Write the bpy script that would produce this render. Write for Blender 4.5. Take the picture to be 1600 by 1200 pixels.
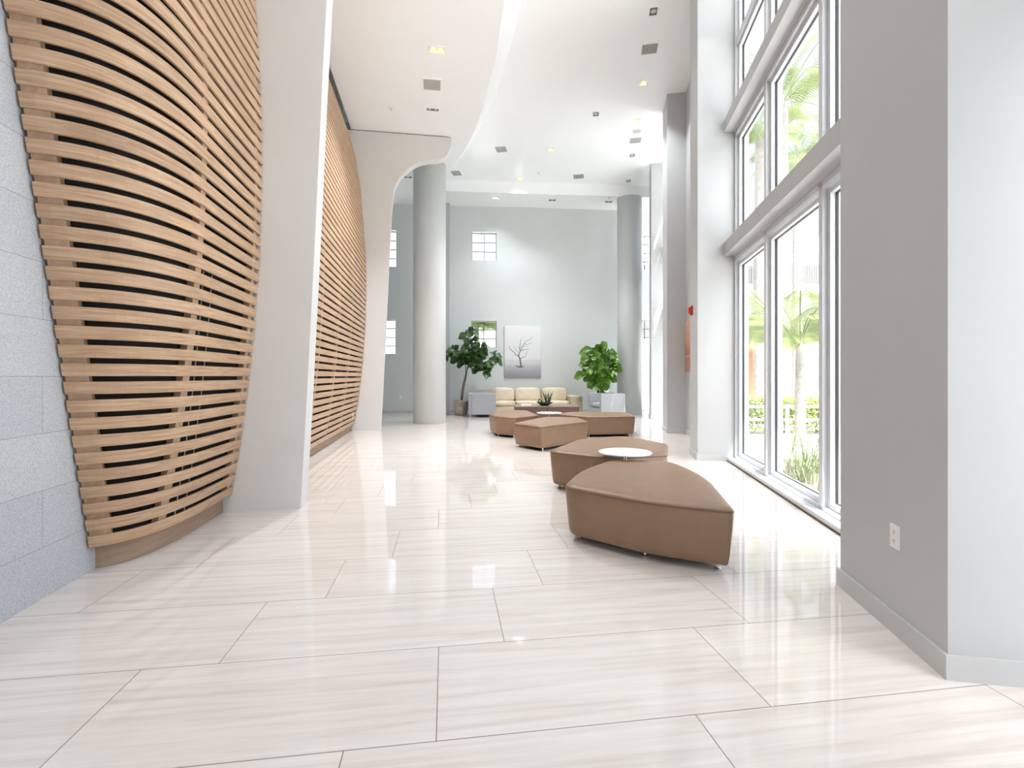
import bpy, bmesh, math, random
from mathutils import Vector, Matrix

random.seed(7)
for o in list(bpy.data.objects):
    bpy.data.objects.remove(o)
scene = bpy.context.scene
COL = scene.collection

# ------------------------------------------------------------------ camera
EYE = 1.3
cam_data = bpy.data.cameras.new('camera')
cam_data.sensor_fit = 'HORIZONTAL'
cam_data.sensor_width = 36.0
cam_data.lens = 750.0 / 1600.0 * 36.0
cam_data.shift_y = -12.0 / 1600.0
cam_data.clip_start = 0.05
cam_data.clip_end = 500
cam = bpy.data.objects.new('camera', cam_data)
cam.location = (0, 0, EYE)
cam.rotation_euler = (math.radians(90), 0, 0)
COL.objects.link(cam)
scene.camera = cam

# ------------------------------------------------------------------ world / sky
world = bpy.data.worlds.new('sky')
scene.world = world
world.use_nodes = True
wn = world.node_tree
wn.nodes.clear()
w_out = wn.nodes.new('ShaderNodeOutputWorld')
w_bg = wn.nodes.new('ShaderNodeBackground')
w_sky = wn.nodes.new('ShaderNodeTexSky')
w_sky.sky_type = 'NISHITA'
w_sky.sun_disc = False
w_sky.sun_elevation = math.radians(60)
w_sky.sun_rotation = math.radians(158)
w_sky.dust_density = 3.5
w_sky.air_density = 1.0
w_sky.ozone_density = 0.6
w_bg.inputs['Strength'].default_value = 0.25
w_hs = wn.nodes.new('ShaderNodeHueSaturation')
w_hs.inputs['Saturation'].default_value = 0.5
wn.links.new(w_sky.outputs[0], w_hs.inputs['Color'])
wn.links.new(w_hs.outputs[0], w_bg.inputs['Color'])
wn.links.new(w_bg.outputs[0], w_out.inputs['Surface'])

# ------------------------------------------------------------------ sun
sun_data = bpy.data.lights.new('sun', 'SUN')
sun_data.energy = 7.0
sun_data.angle = math.radians(0.55)
sun_data.color = (0.98, 0.985, 1.0)
sun = bpy.data.objects.new('sun', sun_data)
sun.rotation_euler = Vector((-0.19, 0.46, -0.866)).to_track_quat('-Z', 'Y').to_euler()
sun.location = (6, -8, 20)
COL.objects.link(sun)

# ------------------------------------------------------------------ colour management
vs = scene.view_settings
vs.view_transform = 'Standard'
vs.look = 'None'
vs.gamma = 1.0
vs.use_curve_mapping = False
vs.exposure = 1.57
scene.cycles.use_denoising = True
scene.cycles.max_bounces = 10
scene.cycles.diffuse_bounces = 7
scene.cycles.glossy_bounces = 4
scene.cycles.transparent_max_bounces = 24
scene.cycles.sample_clamp_indirect = 30.0
scene.cycles.caustics_reflective = False
scene.cycles.caustics_refractive = False


# ================================================================== helpers
def link(o):
    COL.objects.link(o)
    return o


def tag(o, label=None, cat=None, group=None, kind=None):
    if label: o['label'] = label
    if cat: o['category'] = cat
    if group: o['group'] = group
    if kind: o['kind'] = kind
    return o


def thing(name, label, cat, loc=(0, 0, 0), rz=0.0, group=None, kind=None):
    o = bpy.data.objects.new(name, None)
    o.empty_display_size = 0.1
    o.location = loc
    o.rotation_euler = (0, 0, rz)
    link(o)
    return tag(o, label, cat, group, kind)


def obj(name, bm, material, parent=None, smooth=False, loc=None, recalc=True):
    """link a bmesh as one mesh object (mesh data in the local frame of the parent)"""
    if recalc:
        bmesh.ops.recalc_face_normals(bm, faces=bm.faces[:])
    me = bpy.data.meshes.new(name)
    bm.to_mesh(me)
    bm.free()
    if smooth:
        for p in me.polygons:
            p.use_smooth = True
    mats = material if isinstance(material, (list, tuple)) else [material]
    for m in mats:
        me.materials.append(m)
    o = bpy.data.objects.new(name, me)
    if loc is not None:
        o.location = loc
    if parent is not None:
        o.parent = parent
    return link(o)


def struct(name, bm, material, parent=None, smooth=False, label=None):
    o = obj(name, bm, material, parent, smooth)
    if parent is None:
        o['kind'] = 'structure'
        if label: o['label'] = label
    return o


def dup(root, loc, rz=None, label=None):
    r = root.copy()
    link(r)
    r.location = loc
    if rz is not None: r.rotation_euler = (0, 0, rz)
    if label: r['label'] = label
    for ch in list(root.children):
        c = ch.copy()
        link(c)
        c.parent = r
        for g in list(ch.children):
            d = g.copy()
            link(d)
            d.parent = c
    return r


def B():
    return bmesh.new()


def ident(s, d, z):
    return Vector((s, d, z))


def hexa(bm, F, s0, s1, d0, d1, z0, z1, mi=0):
    """a box in the frame F(s, d, z)"""
    v = [bm.verts.new(F(s, d, z)) for z in (z0, z1) for d in (d0, d1) for s in (s0, s1)]
    for f in ((0, 1, 3, 2), (4, 6, 7, 5), (0, 4, 5, 1), (2, 3, 7, 6), (0, 2, 6, 4), (1, 5, 7, 3)):
        bm.faces.new([v[i] for i in f]).material_index = mi


def rbox(bm, c, size, r, seg=3, M=None):
    """box with rounded edges"""
    b = bmesh.new()
    bmesh.ops.create_cube(b, size=1.0)
    for v in b.verts:
        v.co = Vector((v.co.x * size[0], v.co.y * size[1], v.co.z * size[2]))
    bmesh.ops.bevel(b, geom=b.edges[:], offset=r, segments=seg, profile=0.5, affect='EDGES')
    for v in b.verts:
        v.co = v.co + Vector(c)
        if M: v.co = M @ v.co
    me = bpy.data.meshes.new('tmp')
    b.to_mesh(me)
    b.free()
    bm.from_mesh(me)
    bpy.data.meshes.remove(me)


def tube(bm, pts, rads, n=8, caps=True, mi=0):
    pts = [Vector(p) for p in pts]
    rings = []
    for i, p in enumerate(pts):
        t = (pts[min(i + 1, len(pts) - 1)] - pts[max(i - 1, 0)]).normalized()
        a = Vector((0, 0, 1)) if abs(t.z) < 0.9 else Vector((1, 0, 0))
        u = t.cross(a).normalized()
        w = t.cross(u)
        r = rads[i] if isinstance(rads, (list, tuple)) else rads
        rings.append([bm.verts.new(p + (u * math.cos(2 * math.pi * k / n) + w * math.sin(2 * math.pi * k / n)) * r) for k in range(n)])
    for i in range(len(rings) - 1):
        for k in range(n):
            f = bm.faces.new((rings[i][k], rings[i][(k + 1) % n], rings[i + 1][(k + 1) % n], rings[i + 1][k]))
            f.material_index = mi
    if caps:
        bm.faces.new(rings[0][::-1]).material_index = mi
        bm.faces.new(rings[-1]).material_index = mi


def lathe(bm, prof, n=32, c=(0, 0, 0)):
    """revolve (r, z) profile; closes at r == 0"""
    c = Vector(c)
    rings = []
    for r, z in prof:
        if r <= 1e-6:
            rings.append([bm.verts.new(c + Vector((0, 0, z)))])
        else:
            rings.append([bm.verts.new(c + Vector((r * math.cos(2 * math.pi * k / n), r * math.sin(2 * math.pi * k / n), z))) for k in range(n)])
    for a, b in zip(rings[:-1], rings[1:]):
        for k in range(n):
            k2 = (k + 1) % n
            if len(a) == 1 and len(b) == 1: continue
            if len(a) == 1: bm.faces.new((a[0], b[k], b[k2]))
            elif len(b) == 1: bm.faces.new((a[k], a[k2], b[0]))
            else: bm.faces.new((a[k], a[k2], b[k2], b[k]))


def prism(bm, poly, z0, z1, F=ident):
    """extrude plan polygon between z0 and z1"""
    lo = [bm.verts.new(F(p[0], p[1], z0)) for p in poly]
    hi = [bm.verts.new(F(p[0], p[1], z1)) for p in poly]
    n = len(poly)
    fs = [bm.faces.new(lo[::-1]), bm.faces.new(hi)]
    for i in range(n):
        bm.faces.new((lo[i], lo[(i + 1) % n], hi[(i + 1) % n], hi[i]))
    bm.normal_update()
    bmesh.ops.triangulate(bm, faces=fs)


# ================================================================== materials
def nodes_of(m):
    return m.node_tree.nodes, m.node_tree.links


def mat(name, color, rough=0.5, metal=0.0, var=0.04, scale=6.0, spec=0.5, bump=0.0, bscale=60.0, coat=0.0, trans=0.0):
    m = bpy.data.materials.new(name)
    m.use_nodes = True
    N, L = nodes_of(m)
    p = N['Principled BSDF']
    p.inputs['Roughness'].default_value = rough
    p.inputs['Metallic'].default_value = metal
    p.inputs['Specular IOR Level'].default_value = spec
    p.inputs['Coat Weight'].default_value = coat
    tc = N.new('ShaderNodeTexCoord')
    nz = N.new('ShaderNodeTexNoise')
    nz.inputs['Scale'].default_value = scale
    nz.inputs['Detail'].default_value = 4
    L.new(tc.outputs['Object'], nz.inputs['Vector'])
    rp = N.new('ShaderNodeValToRGB')
    c = Vector(color[:3])
    rp.color_ramp.elements[0].position = 0.3
    rp.color_ramp.elements[1].position = 0.7
    rp.color_ramp.elements[0].color = (*(c * (1 - var)), 1)
    rp.color_ramp.elements[1].color = (*[min(1, x) for x in (c * (1 + var))], 1)
    L.new(nz.outputs['Fac'], rp.inputs['Fac'])
    L.new(rp.outputs['Color'], p.inputs['Base Color'])
    if bump:
        nb = N.new('ShaderNodeTexNoise')
        nb.inputs['Scale'].default_value = bscale
        nb.inputs['Detail'].default_value = 6
        L.new(tc.outputs['Object'], nb.inputs['Vector'])
        bp = N.new('ShaderNodeBump')
        bp.inputs['Strength'].default_value = bump
        bp.inputs['Distance'].default_value = 0.01
        L.new(nb.outputs['Fac'], bp.inputs['Height'])
        L.new(bp.outputs['Normal'], p.inputs['Normal'])
    if trans:
        tr = N.new('ShaderNodeBsdfTranslucent')
        L.new(rp.outputs['Color'], tr.inputs['Color'])
        mx = N.new('ShaderNodeMixShader')
        mx.inputs['Fac'].default_value = trans
        L.new(p.outputs[0], mx.inputs[1])
        L.new(tr.outputs[0], mx.inputs[2])
        L.new(mx.outputs[0], N['Material Output'].inputs['Surface'])
    return m


def math_node(N, L, op, a, b=None, c=None):
    n = N.new('ShaderNodeMath')
    n.operation = op
    for i, v in enumerate((a, b, c)):
        if v is None: continue
        if isinstance(v, (int, float)): n.inputs[i].default_value = v
        else: L.new(v, n.inputs[i])
    return n.outputs[0]


def floor_material():
    m = bpy.data.materials.new('polished_stone_tile')
    m.use_nodes = True
    N, L = nodes_of(m)
    p = N['Principled BSDF']
    tc = N.new('ShaderNodeTexCoord')
    sx = N.new('ShaderNodeSeparateXYZ')
    L.new(tc.outputs['Object'], sx.inputs[0])
    X, Y = sx.outputs['X'], sx.outputs['Y']
    ca, sa = 0.9906, 0.1370
    u = math_node(N, L, 'ADD', math_node(N, L, 'MULTIPLY', X, ca), math_node(N, L, 'MULTIPLY', Y, sa))
    v = math_node(N, L, 'ADD', math_node(N, L, 'MULTIPLY', X, -sa), math_node(N, L, 'MULTIPLY', Y, ca))
    W, LEN = 0.602, 1.302
    vr = math_node(N, L, 'DIVIDE', math_node(N, L, 'SUBTRACT', v, 2.333 - W), W)
    row = math_node(N, L, 'FLOOR', vr)
    fv = math_node(N, L, 'SUBTRACT', vr, row)
    ur = math_node(N, L, 'DIVIDE', math_node(N, L, 'SUBTRACT', math_node(N, L, 'ADD', u, 0.033), math_node(N, L, 'MULTIPLY', row, 0.318)), LEN)
    colm = math_node(N, L, 'FLOOR', ur)
    fu = math_node(N, L, 'SUBTRACT', ur, colm)
    dv = math_node(N, L, 'MULTIPLY', math_node(N, L, 'MINIMUM', fv, math_node(N, L, 'SUBTRACT', 1.0, fv)), W)
    du = math_node(N, L, 'MULTIPLY', math_node(N, L, 'MINIMUM', fu, math_node(N, L, 'SUBTRACT', 1.0, fu)), LEN)
    d = math_node(N, L, 'MINIMUM', dv, du)
    joint = math_node(N, L, 'LESS_THAN', d, 0.0019)
    # veining runs along the long side of each tile
    cx = N.new('ShaderNodeCombineXYZ')
    L.new(math_node(N, L, 'ADD', math_node(N, L, 'MULTIPLY', u, 0.9), math_node(N, L, 'MULTIPLY', colm, 7.3)), cx.inputs[0])
    L.new(math_node(N, L, 'MULTIPLY', v, 17.0), cx.inputs[1])
    L.new(math_node(N, L, 'ADD', math_node(N, L, 'MULTIPLY', row, 3.7), math_node(N, L, 'MULTIPLY', colm, 1.9)), cx.inputs[2])
    nz = N.new('ShaderNodeTexNoise')
    nz.inputs['Scale'].default_value = 1.3
    nz.inputs['Detail'].default_value = 7
    nz.inputs['Roughness'].default_value = 0.62
    nz.inputs['Distortion'].default_value = 0.35
    L.new(cx.outputs[0], nz.inputs['Vector'])
    rp = N.new('ShaderNodeValToRGB')
    e = rp.color_ramp.elements
    e[0].position, e[0].color = 0.28, (0.595, 0.535, 0.485, 1)
    e[1].position, e[1].color = 0.72, (0.735, 0.70, 0.675, 1)
    k = e.new(0.5); k.color = (0.685, 0.635, 0.595, 1)
    L.new(nz.outputs['Fac'], rp.inputs['Fac'])
    mx = N.new('ShaderNodeMix')
    mx.data_type = 'RGBA'
    L.new(joint, mx.inputs['Factor'])
    L.new(rp.outputs['Color'], mx.inputs['A'])
    mx.inputs['B'].default_value = (0.16, 0.13, 0.11, 1)
    L.new(mx.outputs['Result'], p.inputs['Base Color'])
    L.new(math_node(N, L, 'ADD', 0.035, math_node(N, L, 'MULTIPLY', joint, 0.5)), p.inputs['Roughness'])
    p.inputs['IOR'].default_value = 1.55
    # very slight waviness of the polish
    nb = N.new('ShaderNodeTexNoise')
    nb.inputs['Scale'].default_value = 2.2
    L.new(tc.outputs['Object'], nb.inputs['Vector'])
    bp = N.new('ShaderNodeBump')
    bp.inputs['Strength'].default_value = 0.05
    bp.inputs['Distance'].default_value = 0.02
    L.new(nb.outputs['Fac'], bp.inputs['Height'])
    L.new(bp.outputs['Normal'], p.inputs['Normal'])
    return m


def stone_material():
    m = bpy.data.materials.new('grey_granite_block')
    m.use_nodes = True
    N, L = nodes_of(m)
    p = N['Principled BSDF']
    p.inputs['Roughness'].default_value = 0.85
    uv = N.new('ShaderNodeUVMap')
    mp = N.new('ShaderNodeMapping')
    mp.inputs['Location'].default_value = (0.35, 0.033, 0)
    L.new(uv.outputs[0], mp.inputs[0])
    br = N.new('ShaderNodeTexBrick')
    br.offset = 0.5
    br.inputs['Scale'].default_value = 1.0
    br.inputs['Brick Width'].default_value = 1.6
    br.inputs['Row Height'].default_value = 0.333
    br.inputs['Mortar Size'].default_value = 0.0028
    br.inputs['Mortar Smooth'].default_value = 0.3
    br.inputs['Color1'].default_value = (0.50, 0.52, 0.555, 1)
    br.inputs['Color2'].default_value = (0.55, 0.57, 0.60, 1)
    br.inputs['Mortar'].default_value = (0.36, 0.37, 0.40, 1)
    L.new(mp.outputs[0], br.inputs['Vector'])
    tc = N.new('ShaderNodeTexCoord')
    nz = N.new('ShaderNodeTexNoise')
    nz.inputs['Scale'].default_value = 160
    nz.inputs['Detail'].default_value = 3
    L.new(tc.outputs['Object'], nz.inputs['Vector'])
    rp = N.new('ShaderNodeValToRGB')
    rp.color_ramp.elements[0].position, rp.color_ramp.elements[0].color = 0.33, (0.72, 0.72, 0.72, 1)
    rp.color_ramp.elements[1].position, rp.color_ramp.elements[1].color = 0.62, (1.12, 1.12, 1.12, 1)
    L.new(nz.outputs['Fac'], rp.inputs['Fac'])
    mx = N.new('ShaderNodeMix')
    mx.data_type = 'RGBA'
    mx.blend_type = 'MULTIPLY'
    mx.inputs['Factor'].default_value = 1.0
    L.new(br.outputs['Color'], mx.inputs['A'])
    L.new(rp.outputs['Color'], mx.inputs['B'])
    L.new(mx.outputs['Result'], p.inputs['Base Color'])
    bp = N.new('ShaderNodeBump')
    bp.inputs['Strength'].default_value = 0.35
    bp.inputs['Distance'].default_value = 0.004
    L.new(nz.outputs['Fac'], bp.inputs['Height'])
    L.new(bp.outputs['Normal'], p.inputs['Normal'])
    return m


def oak_material(name, dark, light, rough=0.42):
    m = bpy.data.materials.new(name)
    m.use_nodes = True
    N, L = nodes_of(m)
    p = N['Principled BSDF']
    p.inputs['Roughness'].default_value = rough
    uv = N.new('ShaderNodeUVMap')
    mp = N.new('ShaderNodeMapping')
    mp.inputs['Scale'].default_value = (1.4, 26.0, 1)
    L.new(uv.outputs[0], mp.inputs[0])
    nz = N.new('ShaderNodeTexNoise')
    nz.inputs['Scale'].default_value = 2.2
    nz.inputs['Detail'].default_value = 8
    nz.inputs['Roughness'].default_value = 0.65
    nz.inputs['Distortion'].default_value = 0.8
    L.new(mp.outputs[0], nz.inputs['Vector'])
    rp = N.new('ShaderNodeValToRGB')
    e = rp.color_ramp.elements
    e[0].position, e[0].color = 0.28, (*dark, 1)
    e[1].position, e[1].color = 0.68, (*light, 1)
    L.new(nz.outputs['Fac'], rp.inputs['Fac'])
    # board to board colour change
    mp2 = N.new('ShaderNodeMapping')
    mp2.inputs['Scale'].default_value = (0.35, 1.6, 1)
    L.new(uv.outputs[0], mp2.inputs[0])
    n2 = N.new('ShaderNodeTexNoise')
    n2.inputs['Scale'].default_value = 3.0
    L.new(mp2.outputs[0], n2.inputs['Vector'])
    r2 = N.new('ShaderNodeValToRGB')
    r2.color_ramp.elements[0].position, r2.color_ramp.elements[0].color = 0.3, (0.86, 0.84, 0.82, 1)
    r2.color_ramp.elements[1].position, r2.color_ramp.elements[1].color = 0.7, (1.08, 1.08, 1.08, 1)
    L.new(n2.outputs['Fac'], r2.inputs['Fac'])
    mx = N.new('ShaderNodeMix')
    mx.data_type = 'RGBA'
    mx.blend_type = 'MULTIPLY'
    mx.inputs['Factor'].default_value = 1.0
    L.new(rp.outputs['Color'], mx.inputs['A'])
    L.new(r2.outputs['Color'], mx.inputs['B'])
    L.new(mx.outputs['Result'], p.inputs['Base Color'])
    return m


def glass_material():
    m = bpy.data.materials.new('window_glass')
    m.use_nodes = True
    N, L = nodes_of(m)
    N.remove(N['Principled BSDF'])
    tr = N.new('ShaderNodeBsdfTransparent')
    tr.inputs['Color'].default_value = (0.965, 0.98, 0.975, 1)
    gl = N.new('ShaderNodeBsdfGlossy')
    gl.inputs['Roughness'].default_value = 0.0
    lw = N.new('ShaderNodeLayerWeight')
    fr = N.new('ShaderNodeMath')
    fr.operation = 'MULTIPLY_ADD'
    pw_ = N.new('ShaderNodeMath')
    pw_.operation = 'POWER'
    lw.inputs['Blend'].default_value = 0.5
    L.new(lw.outputs['Facing'], pw_.inputs[0])
    pw_.inputs[1].default_value = 5.0
    L.new(pw_.outputs[0], fr.inputs[0])
    fr.inputs[1].default_value = 0.7
    fr.inputs[2].default_value = 0.03
    mx = N.new('ShaderNodeMixShader')
    L.new(fr.outputs[0], mx.inputs[0])
    L.new(tr.outputs[0], mx.inputs[1])
    L.new(gl.outputs[0], mx.inputs[2])
    L.new(mx.outputs[0], N['Material Output'].inputs['Surface'])
    return m


def emit_material(name, color, strength):
    m = bpy.data.materials.new(name)
    m.use_nodes = True
    N, L = nodes_of(m)
    p = N['Principled BSDF']
    p.inputs['Base Color'].default_value = (*color, 1)
    p.inputs['Emission Color'].default_value = (*color, 1)
    p.inputs['Emission Strength'].default_value = strength
    return m


def ramp_z_material(name, stops, z0, z1, rough=0.35, noise=0.06, metal=0.0):
    """a picture that changes with its height (object z between z0 and z1)"""
    m = bpy.data.materials.new(name)
    m.use_nodes = True
    N, L = nodes_of(m)
    p = N['Principled BSDF']
    p.inputs['Roughness'].default_value = rough
    p.inputs['Metallic'].default_value = metal
    tc = N.new('ShaderNodeTexCoord')
    sx = N.new('ShaderNodeSeparateXYZ')
    L.new(tc.outputs['Object'], sx.inputs[0])
    nz = N.new('ShaderNodeTexNoise')
    nz.inputs['Scale'].default_value = 3.0
    nz.inputs['Detail'].default_value = 5
    L.new(tc.outputs['Object'], nz.inputs['Vector'])
    t = math_node(N, L, 'DIVIDE', math_node(N, L, 'SUBTRACT', sx.outputs['Z'], z0), z1 - z0)
    t = math_node(N, L, 'ADD', t, math_node(N, L, 'MULTIPLY', math_node(N, L, 'SUBTRACT', nz.outputs['Fac'], 0.5), noise))
    rp = N.new('ShaderNodeValToRGB')
    e = rp.color_ramp.elements
    e[0].position, e[0].color = stops[0][0], (*stops[0][1], 1)
    e[1].position, e[1].color = stops[-1][0], (*stops[-1][1], 1)
    for pos, c in stops[1:-1]:
        k = e.new(pos)
        k.color = (*c, 1)
    L.new(t, rp.inputs['Fac'])
    L.new(rp.outputs['Color'], p.inputs['Base Color'])
    return m


M = {}
M['floor'] = floor_material()
M['stone'] = stone_material()
M['oak'] = oak_material('oak_slat', (0.35, 0.205, 0.115), (0.635, 0.44, 0.29))
M['spacer'] = oak_material('oak_spacer', (0.33, 0.21, 0.125), (0.47, 0.32, 0.21))
M['bar'] = mat('dark_grey_bar', (0.13, 0.135, 0.15), 0.5)
M['plinth'] = oak_material('oak_plinth', (0.30, 0.20, 0.13), (0.42, 0.30, 0.21), 0.5)
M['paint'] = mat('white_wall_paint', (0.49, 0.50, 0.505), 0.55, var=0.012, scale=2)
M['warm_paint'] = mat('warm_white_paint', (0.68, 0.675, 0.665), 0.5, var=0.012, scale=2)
M['grey_paint'] = mat('pale_grey_green_paint', (0.60, 0.635, 0.635), 0.32, var=0.012, scale=2)
M['column'] = mat('column_paint', (0.68, 0.70, 0.695), 0.45, var=0.012, scale=2)
M['ceiling'] = mat('ceiling_paint', (0.89, 0.905, 0.915), 0.28, var=0.008, scale=1.5)
M['skirting'] = mat('skirting_paint', (0.52, 0.525, 0.525), 0.4, var=0.01)
M['frame'] = mat('white_powder_coat', (0.60, 0.62, 0.645), 0.35, var=0.01)
M['beam'] = mat('grey_powder_coat', (0.43, 0.435, 0.44), 0.4, var=0.01)
M['gasket'] = mat('black_gasket', (0.03, 0.03, 0.035), 0.6)
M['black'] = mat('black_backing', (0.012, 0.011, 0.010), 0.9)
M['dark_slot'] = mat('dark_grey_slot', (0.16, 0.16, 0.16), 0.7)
M['leather'] = mat('taupe_leather', (0.245, 0.148, 0.088), 0.40, var=0.06, scale=9, bump=0.12, bscale=220)
M['seam'] = mat('dark_leather_piping', (0.16, 0.10, 0.07), 0.5)
M['chrome'] = mat('polished_chrome', (0.75, 0.75, 0.76), 0.15, metal=1.0)
M['base'] = mat('black_base', (0.02, 0.018, 0.017), 0.6)
M['white_gloss'] = mat('white_gloss_top', (0.86, 0.87, 0.87), 0.12, var=0.01)
M['sofa'] = mat('beige_leather', (0.60, 0.51, 0.385), 0.5, var=0.08, scale=5, bump=0.2, bscale=25)
M['sofa_dark'] = mat('olive_beige_leather', (0.50, 0.43, 0.30), 0.5, var=0.05, scale=5)
M['grey_fabric'] = mat('light_grey_fabric', (0.35, 0.36, 0.38), 0.9, var=0.10, scale=55, bump=0.3, bscale=300)
M['walnut'] = mat('dark_walnut', (0.13, 0.08, 0.06), 0.35, var=0.15, scale=12)
M['walnut_top'] = mat('walnut_top', (0.22, 0.165, 0.145), 0.25, var=0.1, scale=12)
M['leaf_dark'] = mat('dark_green_leaf', (0.048, 0.105, 0.030), 0.33, var=0.35, scale=4, trans=0.18)
M['leaf_bright'] = mat('bright_green_leaf', (0.095, 0.205, 0.022), 0.35, var=0.45, scale=5, trans=0.25)
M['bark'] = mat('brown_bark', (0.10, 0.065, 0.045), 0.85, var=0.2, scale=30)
M['pot'] = mat('weathered_silver_pot', (0.40, 0.36, 0.31), 0.4, metal=0.35, var=0.35, scale=7, bump=0.3, bscale=14)
M['soil'] = mat('dark_soil', (0.06, 0.045, 0.035), 0.95, var=0.3, scale=40)
M['palm_leaf'] = mat('yellow_green_frond', (0.19, 0.24, 0.07), 0.5, var=0.35, scale=1.5, trans=0.3)
M['palm_trunk'] = mat('pale_grey_trunk', (0.28, 0.26, 0.235), 0.9, var=0.2, scale=8, bump=0.5, bscale=12)
M['hedge'] = mat('light_green_hedge', (0.26, 0.33, 0.08), 0.6, var=0.4, scale=9, trans=0.2)
M['grass'] = mat('long_green_blade', (0.19, 0.26, 0.09), 0.5, var=0.4, scale=3, trans=0.3)
M['mulch'] = mat('brown_mulch', (0.15, 0.115, 0.088), 0.95, var=0.5, scale=38, bump=0.8, bscale=40)
M['pavement'] = mat('pale_concrete', (0.72, 0.71, 0.68), 0.8, var=0.05, scale=2)
M['render'] = mat('white_render', (0.80, 0.80, 0.79), 0.8, var=0.02)
M['slat_grey'] = mat('weathered_timber', (0.11, 0.105, 0.10), 0.8, var=0.15, scale=14)
M['terracotta'] = mat('orange_bark', (0.30, 0.12, 0.05), 0.8, var=0.15, scale=6)
M['red'] = mat('red_plastic', (0.50, 0.025, 0.02), 0.3)
M['car_red'] = mat('red_car_paint', (0.62, 0.05, 0.05), 0.2, coat=0.6)
M['lens'] = mat('clear_lens', (0.85, 0.85, 0.85), 0.1)
M['plastic'] = mat('white_plastic', (0.82, 0.81, 0.79), 0.35, var=0.01)
M['vent'] = mat('grey_vent_blade', (0.55, 0.55, 0.51), 0.5)
M['vent_dark'] = mat('dark_vent_void', (0.05, 0.05, 0.05), 0.8)
M['lamp_warm'] = emit_material('warm_lamp', (1.0, 0.66, 0.30), 0.40)
M['lamp_white'] = emit_material('white_lamp', (1.0, 0.92, 0.78), 0.5)
M['glass'] = glass_material()
M['paper'] = mat('white_paper', (0.80, 0.80, 0.80), 0.6)
M['ink'] = mat('dark_print', (0.10, 0.10, 0.115), 0.5)
M['flower'] = mat('pale_yellow_petal', (0.80, 0.78, 0.42), 0.5, var=0.1)
M['bowl'] = mat('dark_ceramic', (0.05, 0.05, 0.05), 0.25)

# ================================================================== frames of reference
WX0 = 1.967


def W(s, d, z):      # s along the window wall (away from the camera), d into the room
    return Vector((WX0 + 0.179 * s - 0.984 * d, 0.984 * s + 0.179 * d, z))


def back_y(x):       # front plane of the far wall
    return 17.05 + 0.08 * (x + 2.2)


BA, BB = 0.9968, 0.0797


def K(s, d, z):      # s along the far wall from X=0, d towards the room
    return Vector((BA * s + BB * d, back_y(0) + BB * s - BA * d, z))


def pix(x, y, z):    # point at height z seen at photo pixel (x, y): used only to take measures
    Y = (EYE - z) * 750.0 / (y - 588.0)
    return Vector(((x - 800.0) / 750.0 * Y, Y, z))


def on_back(x, y, d=0.0):
    k = (x - 800.0) / 750.0
    Y = (17.05 + 0.08 * 2.2 - d) / (1 - 0.08 * k)
    X = k * Y
    return X / BA, EYE - (y - 588.0) / 750.0 * Y   # (s, z)


MS = 0.16            # plan slope of the left side elements
CEIL, SOFF, REAR = 7.75, 7.22, 7.37

# ================================================================== floor and roof
bm = B()
pl = [(-7, -6), (W(-6.2, -0.35, 0).x, -6), tuple(W(18.2, -0.35, 0).xy), (-7, 18.2)]
prism(bm, pl, -0.12, 0.0)
struct('floor', bm, M['floor'], label='glossy pale travertine tiles laid in staggered rows')

bm = B()
pl2 = [(-7, -6), (W(-6.2, -0.3, 0).x, -6), tuple(W(18.4, -0.3, 0).xy), (-7, 18.4)]
prism(bm, pl2, CEIL, CEIL + 0.35)
struct('ceiling', bm, M['ceiling'], label='high white ceiling on the window side')


def slot_x(Y):
    return -3.86 - MS * (Y - 11.53)


cb = [(0.12, -6.0), (0.12, 2.0), (0.07, 5.0), (-0.02, 6.6), (-0.12, 7.55), (-0.21, 8.22), (-0.31, 8.95), (-0.50, 9.84),
      (-0.727, 10.9), (-1.0, 11.87), (-1.34, 12.8), (-1.64, 13.55), (-1.97, 14.25), (-2.55, 15.12), (-3.23, 15.74), (-4.0, 16.15), (-5.2, 16.5), (-6.9, 16.7)]


def catmull(pts, n=5):
    out = []
    P = [Vector(p) for p in pts]
    for i in range(len(P) - 1):
        p0, p1, p2, p3 = P[max(i - 1, 0)], P[i], P[i + 1], P[min(i + 2, len(P) - 1)]
        for k in range(n):
            t = k / n
            out.append(0.5 * ((2 * p1) + (p2 - p0) * t + (2 * p0 - 5 * p1 + 4 * p2 - p3) * t * t + (3 * p1 - p0 - 3 * p2 + p3) * t ** 3))
    out.append(P[-1])
    return out


curve = catmull(cb)
bm = B()
top = []
for i, p in enumerate(curve):
    t = (curve[min(i + 1, len(curve) - 1)] - curve[max(i - 1, 0)]).normalized()
    nrm = Vector((t.y, -t.x))
    top.append(p + nrm * 0.36)
lo = [bm.verts.new((p.x, p.y, SOFF)) for p in curve]
hi = [bm.verts.new((p.x, p.y, CEIL)) for p in top]
for i in range(len(lo) - 1):
    f = bm.faces.new((lo[i], lo[i + 1], hi[i + 1], hi[i]))
    f.smooth = True
edge = [(-6.9, 12.2), (slot_x(12.2), 12.2), (slot_x(4.9), 4.9), (slot_x(4.9), -6.0)]
ev = [bm.verts.new((x, y, SOFF)) for x, y in edge]
f = bm.faces.new(lo + ev)
bm.normal_update()
bmesh.ops.triangulate(bm, faces=[f])
et = [bm.verts.new((x, y, CEIL)) for x, y in edge]
for i in range(len(ev) - 1):
    bm.faces.new((ev[i], ev[i + 1], et[i + 1], et[i]))
struct('ceiling_left', bm, M['ceiling'], label='lower white ceiling with a curved edge on the timber side')

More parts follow.
